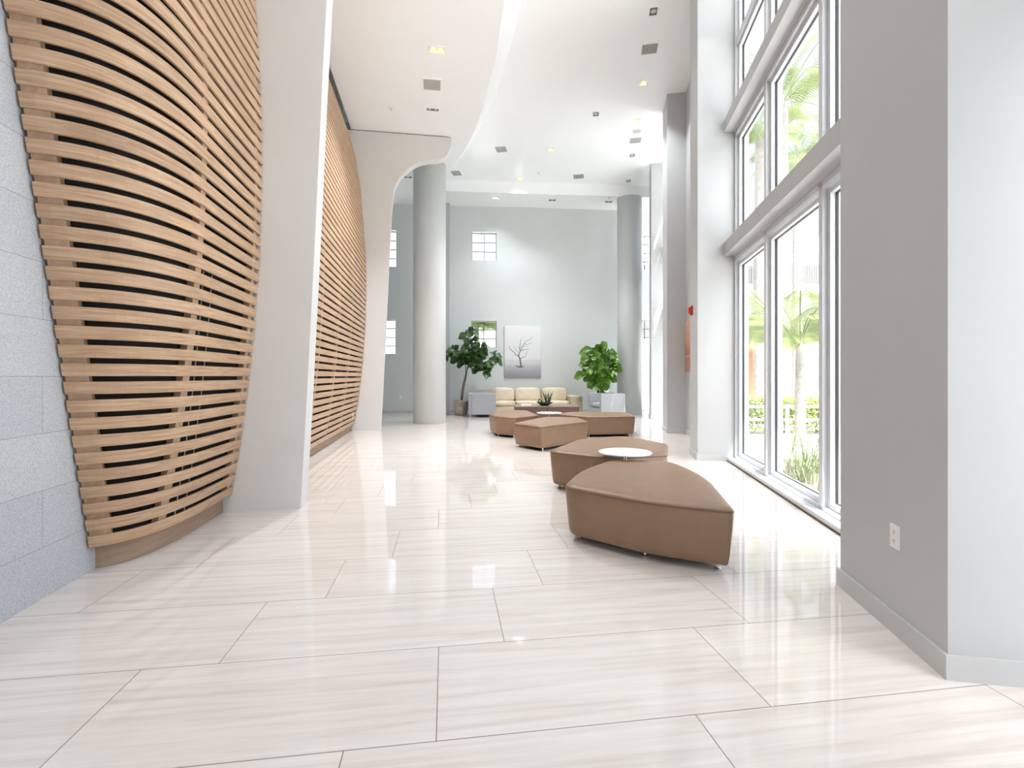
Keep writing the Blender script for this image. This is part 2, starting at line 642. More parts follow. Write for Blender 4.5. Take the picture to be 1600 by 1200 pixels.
bm = B()
pr = [(-6.9, back_y(-6.9) - 1.32), (5.6, back_y(5.6) - 1.32), (5.6, back_y(5.6) + 0.2), (-6.9, back_y(-6.9) + 0.2)]
prism(bm, pr, REAR, CEIL)
struct('ceiling_back', bm, M['ceiling'], label='lower white ceiling strip along the far wall')

# ================================================================== far wall with its small windows
hs = []


def hole(x0, x1, y0, y1):
    a = on_back(x0, y1)
    b = on_back(x1, y0)
    hs.append((a[0], b[0], a[1], b[1]))


hole(737, 776, 363, 406)
hole(736, 776, 501, 543)
hole(579, 619, 360, 416)
hole(577, 618, 499, 554)
hole(990, 1030, 367, 421)
hole(990, 1030, 500, 554)


def wall_with_holes(bm, F, s0, s1, z0, z1, d0, d1, holes):
    ss = sorted({s0, s1, *[h[0] for h in holes], *[h[1] for h in holes]})
    zs = sorted({z0, z1, *[h[2] for h in holes], *[h[3] for h in holes]})
    for i in range(len(ss) - 1):
        for j in range(len(zs) - 1):
            sc, zc = (ss[i] + ss[i + 1]) / 2, (zs[j] + zs[j + 1]) / 2
            if any(h[0] < sc < h[1] and h[2] < zc < h[3] for h in holes):
                continue
            hexa(bm, F, ss[i], ss[i + 1], d0, d1, zs[j], zs[j + 1])
    bmesh.ops.remove_doubles(bm, verts=bm.verts[:], dist=1e-5)
    # drop interior duplicate faces
    seen = {}
    for f in list(bm.faces):
        key = tuple(sorted(v.index for v in f.verts))
        seen.setdefault(key, []).append(f)
    bm.verts.index_update()
    seen = {}
    for f in list(bm.faces):
        key = tuple(sorted(v.index for v in f.verts))
        seen.setdefault(key, []).append(f)
    kill = [f for fs in seen.values() if len(fs) > 1 for f in fs]
    bmesh.ops.delete(bm, geom=kill, context='FACES_ONLY')


bm = B()
wall_with_holes(bm, K, -7.0, 5.9, 0.0, CEIL + 0.1, -0.25, 0.0, hs)
struct('wall_back', bm, M['grey_paint'], label='tall pale grey green wall at the far end')
bm = B()
hexa(bm, K, -7.0, 5.4, 0.0, 0.018, 0.0, 0.1)
struct('baseboard_back', bm, M['skirting'])

for i, (s0, s1, z0, z1) in enumerate(hs):
    rows = 3 if i < 2 else 4
    root = thing('window_%d' % (i + 3), None, None, tuple(K((s0 + s1) / 2, -0.2, z0)), kind='structure')
    c0 = K((s0 + s1) / 2, -0.2, z0)

    def FK(s, d, z, c0=c0):
        return K(s, d, z) - c0
    b = B()
    fw = 0.03
    hexa(b, FK, s0, s0 + fw, -0.23, -0.17, z0, z1)
    hexa(b, FK, s1 - fw, s1, -0.23, -0.17, z0, z1)
    hexa(b, FK, s0 + fw, s1 - fw, -0.23, -0.17, z0, z0 + fw)
    hexa(b, FK, s0 + fw, s1 - fw, -0.23, -0.17, z1 - fw, z1)
    obj('window_frame', b, M['beam'], root)
    b = B()
    sm = (s0 + s1) / 2
    hexa(b, FK, sm - 0.012, sm + 0.012, -0.22, -0.18, z0 + fw, z1 - fw)
    for r in range(1, rows):
        zz = z0 + (z1 - z0) * r / rows
        hexa(b, FK, s0 + fw, s1 - fw, -0.222, -0.182, zz - 0.014, zz + 0.014)
    obj('glazing_bars', b, M['bar'], root)
    b = B()
    hexa(b, FK, s0 + fw, s1 - fw, -0.203, -0.199, z0 + fw, z1 - fw)
    obj('pane', b, M['glass'], root)

# thin wall return beside the left column
b = B()
s_a, s_b = on_back(697, 600)[0], on_back(703, 600)[0]
hexa(b, K, s_a - 0.1, s_b, 0.0, 0.22, 0.0, REAR)
struct('trim_1', b, M['paint'], label='slim white wall return beside the round left column')

# ================================================================== left side: stone wall, rear walls
def stone_x(Y):
    return -2.826 - 0.188 * (Y - 3.26)


bm = B()
uvl = bm.loops.layers.uv.new('UVMap')
ya, yb = -6.0, 5.0
v = [bm.verts.new((stone_x(ya), ya, 0)), bm.verts.new((stone_x(yb), yb, 0)), bm.verts.new((stone_x(yb), yb, CEIL)), bm.verts.new((stone_x(ya), ya, CEIL))]
w_ = [bm.verts.new((p.co.x - 0.3, p.co.y, p.co.z)) for p in v]
f = bm.faces.new(v)
for lp in f.loops:
    lp[uvl].uv = (lp.vert.co.y * 1.0175, lp.vert.co.z)
bm.faces.new(w_[::-1])
for i in range(4):
    bm.faces.new((v[i], w_[i], w_[(i + 1) % 4], v[(i + 1) % 4]))
struct('wall_left', bm, M['stone'], label='grey granite block wall beside the curved timber panel')

bm = B()
pts = [(-3.55, 4.9), (-4.75, 11.95), (-5.05, 11.95), (-3.85, 4.9)]
prism(bm, pts, 0, CEIL)
struct('wall_left_rear', bm, M['dark_slot'])
bm = B()
hexa(bm, ident, -7.0, -6.7, 11.9, 18.0, 0, CEIL)
hexa(bm, ident, -6.7, -4.7, 11.95, 12.2, 0, CEIL)
struct('wall_alcove', bm, M['grey_paint'])

bm = B()
wall_with_holes(bm, ident, -3.2, 1.9, 0.0, CEIL, -4.3, -4.0, [(-1.2, 1.2, 0.0, 3.4)])
struct('wall_rear', bm, M['paint'])

# ------------------------------------------------------------------ leaning pilasters with a curved bracket
prof_px = [(594, 672), (598, 600), (603, 500), (607.5, 400), (611, 335), (612.6, 317), (615, 297), (618.5, 287), (623, 279.5), (629, 272), (635, 266.5), (642, 260.5), (650, 255.5),
           (658, 252.5), (668, 250.6), (677, 250), (685, 249.2), (691, 247.6), (696, 244.6), (699.5, 240), (702, 235), (704.2, 229), (705.5, 222), (705.4, 214)]
PY0, PX0 = 11.6, (594 - 800) / 750 * 11.6
prof = []
for x, y in prof_px:
    k = (x - 800) / 750
    Y = (PY0 - 0.155 * PX0) / (1 - 0.155 * k)
    prof.append((k * Y - PX0, max(0.0, EYE + (588 - y) / 750 * Y)))
prof[0] = (0.0, 0.0)
prof[-1] = (prof[-1][0], 7.2)


def pilaster(name, x0, y0, xl, label):
    b = B()
    th = Vector((-0.153, 0.988, 0)) * 0.24
    front = [Vector((x0 + dx, y0 + 0.155 * dx, z)) for dx, z in prof]
    front += [Vector((xl, y0 + 0.155 * (xl - x0), 7.2)), Vector((xl, y0 + 0.155 * (xl - x0), 0.0))]
    fv = [b.verts.new(p) for p in front]
    bv = [b.verts.new(p + th) for p in front]
    fs = [b.faces.new(fv), b.faces.new(bv[::-1])]
    n = len(fv)
    for i in range(n):
        b.faces.new((fv[i], bv[i], bv[(i + 1) % n], fv[(i + 1) % n]))
    b.normal_update()
    bmesh.ops.triangulate(b, faces=fs)
    return struct(name, b, M['warm_paint'], label=label)


pilaster('trim_2', -2.075, 4.71, -3.1, 'near leaning white pilaster between the two timber panels')
pilaster('trim_3', PX0, PY0, -4.3, 'far white pilaster with a curved bracket under the ceiling')
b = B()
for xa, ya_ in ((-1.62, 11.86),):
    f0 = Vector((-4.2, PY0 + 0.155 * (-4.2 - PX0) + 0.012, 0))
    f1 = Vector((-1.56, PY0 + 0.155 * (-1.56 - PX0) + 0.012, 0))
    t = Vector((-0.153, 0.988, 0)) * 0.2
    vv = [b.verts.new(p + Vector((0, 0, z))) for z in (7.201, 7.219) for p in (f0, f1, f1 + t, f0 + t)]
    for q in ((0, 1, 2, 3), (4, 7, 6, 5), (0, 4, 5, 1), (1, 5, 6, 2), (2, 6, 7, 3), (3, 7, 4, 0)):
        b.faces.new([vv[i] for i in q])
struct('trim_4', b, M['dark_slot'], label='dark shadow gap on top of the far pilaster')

# ------------------------------------------------------------------ curved oak slat panels
OFFS = [(-0.1, -0.03), (0.17, 0.0), (0.6, 0.075), (1.1, 0.14), (1.6, 0.195), (2.4, 0.255), (3.2, 0.28), (3.8, 0.275), (4.4, 0.25), (5.0, 0.21), (5.9, 0.135), (6.6, 0.01), (7.2, -0.15), (7.4, -0.2)]


def off(z):
    for (a, va), (c, vc) in zip(OFFS[:-1], OFFS[1:]):
        if a <= z <= c:
            t = (z - a) / (c - a)
            return va + (vc - va) * t
    return OFFS[-1][1]


def line_x(z, Y):
    return -2.695 + off(z) - 0.157 * (Y - 4.65)


def plan_near(z, y_end, n=16):
    yl = 3.17 - 0.209 * (z - 0.17)
    p0 = Vector((stone_x(yl) + 0.015, yl))
    s0 = 2.5 + 2.0 * min(1.0, z / 3.2)
    # meeting point of the start tangent and the straight run
    a = -2.695 + off(z) + 0.157 * 4.65
    yc = (a - p0.x + s0 * p0.y) / (s0 + 0.157)
    p1 = Vector((p0.x + s0 * (yc - p0.y), yc))
    y2 = yl + 0.92
    p2 = Vector((line_x(z, y2), y2))
    pts = []
    for i in range(n + 1):
        t = i / n
        pts.append(p0 * (1 - t) ** 2 + p1 * 2 * t * (1 - t) + p2 * t * t)
    for i in range(1, 5):
        y = y2 + (y_end - y2) * i / 4
        pts.append(Vector((line_x(z, y), y)))
    return pts


def plan_far(z, y0, y1, n=6):
    return [Vector((line_x(z, y0 + (y1 - y0) * i / n), y0 + (y1 - y0) * i / n)) for i in range(n + 1)]


def offset2(pts, d):
    out = []
    for i, p in enumerate(pts):
        t = (pts[min(i + 1, len(pts) - 1)] - pts[max(i - 1, 0)]).normalized()
        out.append(p + Vector((t.y, -t.x)) * d)     # towards the room
    return out


def strip_solid(bm, uvl, plan, z0, z1, dfront, dback, vo, uo=0.0):
    """a horizontal board that follows plan(z)"""
    secs = []
    pa, pb = plan(z0), plan(z1)
    fa, fb = offset2(pa, dfront), offset2(pb, dfront)
    ba, bb = offset2(pa, dback), offset2(pb, dback)
    u = 0.0
    us = []
    for i in range(len(pa)):
        if i: u += (pa[i] - pa[i - 1]).length
        us.append(u + uo)
        e = 0.004
        ca, cb_ = offset2(pa, dfront - e), offset2(pb, dfront - e)
        secs.append([bm.verts.new((ca[i].x, ca[i].y, z0)), bm.verts.new((fa[i].x, fa[i].y, z0 + e)), bm.verts.new((fb[i].x, fb[i].y, z1 - e)),
                     bm.verts.new((cb_[i].x, cb_[i].y, z1)), bm.verts.new((bb[i].x, bb[i].y, z1)), bm.verts.new((ba[i].x, ba[i].y, z0))])
    vv = [z0 - 0.004, z0, z1, z1 + 0.004, z1 + 0.03, z0 - 0.03]
    for i in range(len(secs) - 1):
        for k in range(6):
            k2 = (k + 1) % 6
            f = bm.faces.new((secs[i][k], secs[i + 1][k], secs[i + 1][k2], secs[i][k2]))
            vals = [(us[i], vv[k]), (us[i + 1], vv[k]), (us[i + 1], vv[k2]), (us[i], vv[k2])]
            for lp, (a, c) in zip(f.loops, vals):
                lp[uvl].uv = (a, c + vo)
    for s_, uu in ((secs[0], us[0]), (secs[-1], us[-1])):
        f = bm.faces.new(s_)
        for lp in f.loops:
            lp[uvl].uv = (uu, lp.vert.co.z + vo)


def stud(bm, uvl, fn, z0, z1, n=40):
    """vertical spacer: fn(z) gives two plan points, front faces just behind the slats"""
    rows = []
    for i in range(n + 1):
        z = z0 + (z1 - z0) * i / n
        a, c = fn(z)
        t = (c - a).normalized()
        nr = Vector((t.y, -t.x))
        rows.append([bm.verts.new((*(a + nr * d1), z)) if k == 0 else bm.verts.new((*(c + nr * d1), z)) for k in (0, 1) for d1 in (-0.014, -0.065)])
    order = (0, 2, 3, 1)
    for i in range(n):
        for j in range(4):
            a, c = order[j], order[(j + 1) % 4]
            f = bm.faces.new((rows[i][a], rows[i][c], rows[i + 1][c], rows[i + 1][a]))
            for lp in f.loops:
                lp[uvl].uv = (lp.vert.co.z, lp.vert.co.y)
    bm.faces.new([rows[0][k] for k in order])
    bm.faces.new([rows[-1][k] for k in order])


def at_len(pts, s):
    for i in range(len(pts) - 1):
        l = (pts[i + 1] - pts[i]).length
        if s <= l: return pts[i] + (pts[i + 1] - pts[i]) * (s / l)
        s -= l
    return pts[-1]


def on_plan(pts, y):
    for a, c in zip(pts[:-1], pts[1:]):
        if a.y <= y <= c.y and c.y > a.y:
            return a + (c - a) * ((y - a.y) / (c.y - a.y))
    return pts[-1]


def slat_panel(plan, origin, label, studs, edge_stud, ztop):
    pl_ = plan
    root = thing('timber_wall_panel', label, 'wall panel', origin)
    o3 = Vector(origin)
    bm = B()
    uvl = bm.loops.layers.uv.new('UVMap')
    z = 0.166
    i = 0
    while z + 0.079 < ztop:
        strip_solid(bm, uvl, plan, z, z + 0.079, 0.0, -0.02, random.uniform(0, 40), random.uniform(0, 20))
        z += 0.1135
        i += 1
    bmesh.ops.translate(bm, verts=bm.verts[:], vec=-o3)
    obj('slats', bm, M['oak'], root)
    bm = B()
    uvl = bm.loops.layers.uv.new('UVMap')
    strip_solid(bm, uvl, lambda q: [p for p in plan(0.1)], 0.0, 0.16, -0.075, -0.2, 3.3)
    bmesh.ops.translate(bm, verts=bm.verts[:], vec=-o3)
    obj('plinth', bm, M['plinth'], root)
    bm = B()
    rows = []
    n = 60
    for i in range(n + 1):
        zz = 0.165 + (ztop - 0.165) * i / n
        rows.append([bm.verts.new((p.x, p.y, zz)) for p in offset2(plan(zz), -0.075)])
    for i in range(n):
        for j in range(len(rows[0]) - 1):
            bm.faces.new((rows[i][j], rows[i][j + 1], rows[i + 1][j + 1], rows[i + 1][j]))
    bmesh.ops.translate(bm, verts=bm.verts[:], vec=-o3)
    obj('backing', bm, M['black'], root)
    for y in studs:
        bm = B()
        uvl = bm.loops.layers.uv.new('UVMap')
        stud(bm, uvl, lambda q, y=y: (on_plan(pl_(q), y), on_plan(pl_(q), y + 0.07)), 0.17, ztop - 0.05)
        bmesh.ops.translate(bm, verts=bm.verts[:], vec=-o3)
        obj('spacer', bm, M['spacer'], root)
    if edge_stud:
        bm = B()
        uvl = bm.loops.layers.uv.new('UVMap')
        stud(bm, uvl, lambda q: (at_len(plan(q), 0.008), at_len(plan(q), 0.125)), 0.17, ztop - 0.05)
        bmesh.ops.translate(bm, verts=bm.verts[:], vec=-o3)
        obj('spacer', bm, M['spacer'], root)
    return root


near_panel = slat_panel(lambda z: plan_near(z, 4.66), (-2.8, 3.9, 0), 'large near timber slat panel curving out beside the grey stone wall', (3.5, 4.5), True, 7.15)
b = B()
for y in (3.66, 3.80):
    pts = [(line_x(z, y) - 0.045 + 2.8, y - 3.9, z) for z in (0.2, 0.7, 1.2, 1.7, 2.1)]
    tube(b, pts, 0.0035, 6)
obj('cable_rods', b, M['beam'], near_panel)
far_panel = slat_panel(lambda z: plan_far(z, 4.98, 11.56), (-3.4, 8.3, 0), 'far timber slat panel between the two white pilasters', (5.2, 6.1, 7.25, 8.5, 9.75, 11.0), False, 7.15)

# ================================================================== round columns
def column(name, c, r, ztop, label, m):
    b = B()
    lathe(b, [(0, 0), (r, 0), (r, ztop), (0, ztop)], 72, (c[0], c[1], 0))
    o = struct(name, b, m, label=label)
    for p in o.data.polygons:
        p.use_smooth = abs(p.normal.z) < 0.5
    return o


column('column', (-2.31, 13.45), 0.452, SOFF, 'round white column under the curved ceiling edge', M['column'])
column('column', (4.02, 16.42), 0.415, REAR, 'round grey green column near the far wall on the right', M['grey_paint'])

# ================================================================== right side pillars, wall, baseboards
def pillar(name, s0, s1, d1, label, m):
    b = B()
    hexa(b, W, s0, s1, -0.3, d1, 0, CEIL)
    return struct(name, b, m, label=label)


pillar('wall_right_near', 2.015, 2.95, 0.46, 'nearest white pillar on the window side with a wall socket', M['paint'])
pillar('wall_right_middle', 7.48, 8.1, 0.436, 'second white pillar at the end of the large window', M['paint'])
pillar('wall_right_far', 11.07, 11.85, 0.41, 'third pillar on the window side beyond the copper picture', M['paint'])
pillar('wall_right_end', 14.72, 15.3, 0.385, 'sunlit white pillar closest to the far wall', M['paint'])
b = B()
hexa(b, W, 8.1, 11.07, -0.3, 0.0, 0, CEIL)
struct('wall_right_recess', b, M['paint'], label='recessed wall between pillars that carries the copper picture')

b = B()
for s0, s1, d1 in ((2.015, 2.95, 0.46), (7.48, 8.1, 0.436), (11.07, 11.85, 0.41), (14.72, 15.3, 0.385)):
    t = 0.016
    hexa(b, W, s0 - t, s1 + t, d1, d1 + t, 0, 0.105)
    hexa(b, W, s0 - t, s0, -0.0, d1, 0, 0.105)
    hexa(b, W, s1, s1 + t, -0.0, d1, 0, 0.105)
hexa(b, W, 8.116, 11.05, 0.0, 0.016, 0, 0.105)
struct('baseboard_right', b, M['skirting'])

# ================================================================== the big windows
def big_window(name, s0, s1, mull, label):
    c0 = W((s0 + s1) / 2, -0.2, 0)

    def F(s, d, z):
        return W(s, d, z) - c0
    root = thing(name, label, None, tuple(c0), kind='structure')
    rows = [(0.085, 3.03), (3.36, 4.95), (5.23, 6.33), (6.43, 7.70)]
    b = B()
    hexa(b, F, s0, s1, -0.30, 0.0, 0.0, 0.055)
    hexa(b, F, s0, s1, -0.28, -0.10, 0.055, 0.085)
    obj('sill', b, M['frame'], root)
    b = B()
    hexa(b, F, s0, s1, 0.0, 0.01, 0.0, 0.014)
    obj('sill_shadow_strip', b, M['bark'], root)  # dark brown strip stands in for the shadow line under the sill
    for z0, z1 in ((3.145, 3.35), (5.04, 5.217)):
        b = B()
        P = [(0.055, z0), (0.055, z1), (-0.02, z1 + 0.012), (-0.3, z1 + 0.012), (-0.3, z0 - 0.03), (-0.12, z0 - 0.03), (-0.06, z0 + 0.0)]
        a = [b.verts.new(F(s0, d, z)) for d, z in P]
        c = [b.verts.new(F(s1, d, z)) for d, z in P]
        n = len(P)
        b.faces.new(a)
        b.faces.new(c[::-1])
        for i in range(n):
            b.faces.new((a[i], c[i], c[(i + 1) % n], a[(i + 1) % n]))
        obj('transom_beam', b, M['beam'], root)
        b = B()
        hexa(b, F, s0, s1, -0.28, -0.10, z0 - 0.085, z0 - 0.03)
        obj('head_frame', b, M['frame'], root)
    b = B()
    hexa(b, F, s0, s1, -0.28, -0.11, 6.33, 6.43)
    obj('transom_bar', b, M['frame'], root)
    b = B()
    hexa(b, F, s0, s1, -0.28, -0.10, 7.69, 7.75)
    obj('head_frame', b, M['frame'], root)
    edges = [s0] + list(mull) + [s1]
    for i, s in enumerate(edges):
        b = B()
        if i == 0: a0, a1 = s, s + 0.045
        elif i == len(edges) - 1: a0, a1 = s - 0.045, s
        else: a0, a1 = s - 0.04, s + 0.04
        hexa(b, F, a0, a1, -0.29, -0.10, 0.0, CEIL)
        obj('mullion', b, M['frame'], root)
    for i in range(len(edges) - 1):
        a0 = edges[i] + (0.045 if i == 0 else 0.04)
        a1 = edges[i + 1] - (0.045 if i == len(edges) - 2 else 0.04)
        for z0, z1 in rows:
            b = B()
            fw = 0.05
            hexa(b, F, a0, a0 + fw, -0.23, -0.145, z0, z1)
            hexa(b, F, a1 - fw, a1, -0.23, -0.145, z0, z1)
            hexa(b, F, a0 + fw, a1 - fw, -0.23, -0.145, z0, z0 + fw)
            hexa(b, F, a0 + fw, a1 - fw, -0.23, -0.145, z1 - fw, z1)
            sash = obj('sash', b, M['frame'], root)
            b = B()
            g = 0.007
            for q in ((a0 + fw, a0 + fw + g, z0 + fw, z1 - fw), (a1 - fw - g, a1 - fw, z0 + fw, z1 - fw), (a0 + fw, a1 - fw, z0 + fw, z0 + fw + g), (a0 + fw, a1 - fw, z1 - fw - g, z1 - fw)):
                hexa(b, F, q[0], q[1], -0.212, -0.188, q[2], q[3])
            obj('gasket', b, M['gasket'], sash)
            b = B()
            hexa(b, F, a0 + fw - 0.01, a1 - fw + 0.01, -0.203, -0.197, z0 + fw - 0.01, z1 - fw + 0.01)
            obj('pane', b, M['glass'], sash)
    return root


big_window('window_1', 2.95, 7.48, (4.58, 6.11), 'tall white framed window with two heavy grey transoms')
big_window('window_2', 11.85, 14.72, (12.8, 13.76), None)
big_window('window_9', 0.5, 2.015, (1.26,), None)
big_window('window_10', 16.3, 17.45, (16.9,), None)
b = B()
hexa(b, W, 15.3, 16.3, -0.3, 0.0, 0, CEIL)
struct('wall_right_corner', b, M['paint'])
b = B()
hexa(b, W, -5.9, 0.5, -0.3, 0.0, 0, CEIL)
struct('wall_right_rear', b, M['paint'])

# unseen slab added high outside the large window to keep direct sun off
b = B()
hexa(b, W, -10, 6.7, -3.0, -0.3, 9.62, 9.9)
struct('sun_shade_slab', b, M['render'])
b = B()
hexa(b, W, -10, 18.4, -0.45, -0.3, CEIL, 9.62)
struct('trim_6', b, M['render'])

# ================================================================== leather ottomans
def round_poly(pts, radii, n=8):
    out = []
    m = len(pts)
    for i in range(m):
        p, a, c = Vector(pts[i]), Vector(pts[i - 1]), Vector(pts[(i + 1) % m])
        da, dc = (a - p).normalized(), (c - p).normalized()
        ang = math.acos(max(-1, min(1, da.dot(dc))))
        r = radii[i] if isinstance(radii, (list, tuple)) else radii
        tl = min(r / math.tan(ang / 2), 0.48 * (a - p).length, 0.48 * (c - p).length)
        q0, q2 = p + da * tl, p + dc * tl
        for k in range(n + 1):
            t = k / n
            out.append(q0 * (1 - t) ** 2 + p * 2 * t * (1 - t) + q2 * t * t)
    # resample evenly
    L = [0]
    for i in range(len(out)):
        L.append(L[-1] + (out[(i + 1) % len(out)] - out[i]).length)
    N_ = 110
    res = []
    j = 0
    for k in range(N_):
        s = L[-1] * k / N_
        while L[j + 1] < s: j += 1
        seg = L[j + 1] - L[j]
        t = 0 if seg < 1e-9 else (s - L[j]) / seg
        res.append(out[j] + (out[(j + 1) % len(out)] - out[j]) * t)
    return res


def inset(poly, d):
    n = len(poly)
    if d > 0.022:
        q = inset(poly, 0.022)
        c = sum(q, Vector((0, 0))) / n
        r = sum((p - c).length for p in q) / n
        return [c + (p - c) * (1 - (d - 0.022) / r) for p in q]
    area = sum(poly[i].x * poly[(i + 1) % n].y - poly[(i + 1) % n].x * poly[i].y for i in range(n))
    sg = 1 if area > 0 else -1
    out = []
    for i in range(n):
        t = (poly[(i + 1) % n] - poly[i - 1]).normalized()
        out.append(poly[i] + Vector((-t.y, t.x)) * d * sg)
    return out


def rings_mesh(bm, poly, rings, close_top=True, close_bottom=True):
    vs_ = []
    for d, z in rings:
        vs_.append([bm.verts.new((p.x, p.y, z)) for p in inset(poly, d)])
    n = len(poly)
    for a, c in zip(vs_[:-1], vs_[1:]):
        for i in range(n):
            bm.faces.new((a[i], a[(i + 1) % n], c[(i + 1) % n], c[i]))

    def fan(ring, z, flip):
        cx = sum((v.co for v in ring), Vector()) / n
        prev = ring
        for fct in (0.66, 0.33):
            cur = [bm.verts.new((cx.x + (v.co.x - cx.x) * fct, cx.y + (v.co.y - cx.y) * fct, z)) for v in ring]
            for i in range(n):
                bm.faces.new((prev[i], prev[(i + 1) % n], cur[(i + 1) % n], cur[i]))
            prev = cur
        c = bm.verts.new((cx.x, cx.y, z))
        for i in range(n):
            bm.faces.new((prev[i], prev[(i + 1) % n], c))
    if close_top: fan(vs_[-1], rings[-1][1], False)
    if close_bottom: fan(vs_[0], rings[0][1], True)


def ottoman(poly, radii, label, feet, T=0.452):
    c = sum((Vector(p) for p in poly), Vector((0, 0))) / len(poly)
    root = thing('ottoman', label, 'ottoman', (c.x, c.y, 0), group='taupe leather ottomans')
    rp = round_poly([Vector(p) - c for p in poly], radii)
    zs = T - 0.037
    b = B()
    rings_mesh(b, rp, [(0.075, 0.052), (0.048, 0.054), (0.036, 0.066), (0.026, 0.12), (0.008, 0.30), (0.0, zs - 0.006), (0.004, zs)], close_top=True)
    obj('body', b, M['leather'], root, smooth=True)
    b = B()
    rings_mesh(b, rp, [(0.02, zs), (0.004, zs + 0.001), (0.001, zs + 0.007), (0.006, zs + 0.016), (0.018, zs + 0.025), (0.045, zs + 0.032), (0.11, zs + 0.0365), (0.18, zs + 0.0385)], close_bottom=True)
    obj('seat_top', b, M['leather'], root, smooth=True)
    b = B()
    pth = inset(rp, 0.0)
    n = len(pth)
    R = []
    for p, t in zip(pth, [(pth[(i + 1) % n] - pth[i - 1]).normalized() for i in range(n)]):
        nr = Vector((t.y, -t.x))
        R.append([b.verts.new((p.x + nr.x * 0.0028 * math.cos(a), p.y + nr.y * 0.0028 * math.cos(a), zs + 0.0035 * math.sin(a))) for a in [k * math.pi / 3 for k in range(6)]])
    for i in range(n):
        for k in range(6):
            b.faces.new((R[i][k], R[(i + 1) % n][k], R[(i + 1) % n][(k + 1) % 6], R[i][(k + 1) % 6]))
    obj('piping', b, M['seam'], root, smooth=True)
    b = B()
    rings_mesh(b, rp, [(0.16, 0.028), (0.15, 0.03), (0.15, 0.052)])
    obj('base', b, M['base'], root)
    for fx, fy in feet:
        b = B()
        lathe(b, [(0, 0), (0.02, 0), (0.022, 0.008), (0.014, 0.012), (0.014, 0.054), (0, 0.054)], 16, (fx - c.x, fy - c.y, 0))
        obj('foot', b, M['chrome'], root)
    return root


def feet_of(poly, d=0.12):
    c = sum((Vector(p) for p in poly), Vector((0, 0))) / len(poly)
    out = []
    for p in poly:
        v_ = c - Vector(p)
        q = Vector(p) + v_.normalized() * (d + 0.08)
        out.append((q.x, q.y))
    return out


P4 = [(1.44, 3.09), (0.93, 3.32), (0.40, 3.78), (0.62, 4.40), (1.0, 4.92), (1.6, 4.92), (1.68, 4.15)]
ottoman(P4, [0.035, 1.2, 0.16, 2.0, 0.2, 0.25, 2.5], 'nearest leather ottoman with a sharp front corner, beside the large window', feet_of(P4, 0.08))
P3 = [(0.41, 5.55), (0.98, 5.13), (1.72, 5.3), (1.98, 6.1), (1.66, 6.98), (0.9, 6.55)]
ottoman(P3, [0.14, 0.5, 0.12, 0.12, 0.25, 0.5], 'second leather ottoman, just behind the nearest one and its round white table', feet_of(P3, 0.08))
P5 = [(0.495, 8.22), (1.47, 9.2), (1.38, 10.02), (0.72, 10.22), (0.02, 8.82)]
ottoman(P5, [0.09, 0.08, 0.16, 0.3, 0.07], 'five sided leather ottoman in front of the far group of three', feet_of(P5, 0.06))
P6 = [(-0.53, 10.95), (-0.35, 10.32), (0.05, 10.0), (0.60, 10.62), (0.38, 12.1), (-0.24, 12.32)]
ottoman(P6, [0.18, 0.35, 0.1, 0.15, 0.3, 0.3], 'left leather ottoman of the far group of three', feet_of(P6, 0.06))
P7 = [(1.02, 10.95), (1.60, 10.20), (2.66, 10.34), (2.80, 11.46), (1.35, 11.55)]
ottoman(P7, [0.12, 0.15, 0.07, 0.1, 0.3], 'right leather ottoman of the far group with a long straight front', feet_of(P7, 0.06))


def disc_table(x, y, label):
    root = thing('side_table', label, 'table', (x, y, 0), group='round white side tables')
    b = B()
    r = 0.275
    lathe(b, [(0, 0.492), (r - 0.02, 0.492), (r - 0.003, 0.496), (r, 0.502), (r - 0.002, 0.508), (r - 0.008, 0.51), (0, 0.51)], 64)
    obj('table_top', b, M['white_gloss'], root, smooth=False)
    b = B()
    lathe(b, [(0, 0.012), (0.016, 0.012), (0.016, 0.47), (0.05, 0.486), (0.05, 0.492), (0, 0.492)], 24)
    obj('stem', b, M['chrome'], root)
    b = B()
    lathe(b, [(0, 0), (0.11, 0), (0.11, 0.008), (0.03, 0.014), (0, 0.014)], 32)
    obj('base', b, M['chrome'], root)
    return root


disc_table(1.19, 5.05, 'round white table between the two nearest leather ottomans')
disc_table(0.815, 10.5, 'round white table in the middle of the far ottoman group')

# ================================================================== lounge at the far wall
def cushion(b, c, size, puff, M4=None, nx=10, ny=10):
    """soft box: super-ellipsoid with crisp edges"""
    bb = bmesh.new()
    bmesh.ops.create_cube(bb, size=2.0)
    bmesh.ops.subdivide_edges(bb, edges=bb.edges[:], cuts=7, use_grid_fill=True)
    for v in bb.verts:
        x, y, z = v.co
        e = 7.0
        nrm = (abs(x) ** e + abs(y) ** e + abs(z) ** e) ** (1 / e)
        x, y, z = x / nrm, y / nrm, z / nrm
        bulge = 1 + puff * (1 - x * x) * (1 - y * y) * (1 - z * z * 0.2)
        p = Vector((x * size[0] / 2, y * size[1] / 2 * (1 + puff * (1 - x * x) * (1 - z * z)), z * size[2] / 2 * bulge))
        p += Vector((0, 0.006 * math.sin(x * 9 + z * 4), 0.005 * math.sin(x * 7 + y * 3)))
        p = p + Vector(c)
        v.co = M4 @ p if M4 else p
    me = bpy.data.meshes.new('tmp')
    bb.to_mesh(me)
    bb.free()
    b.from_mesh(me)
    bpy.data.meshes.remove(me)


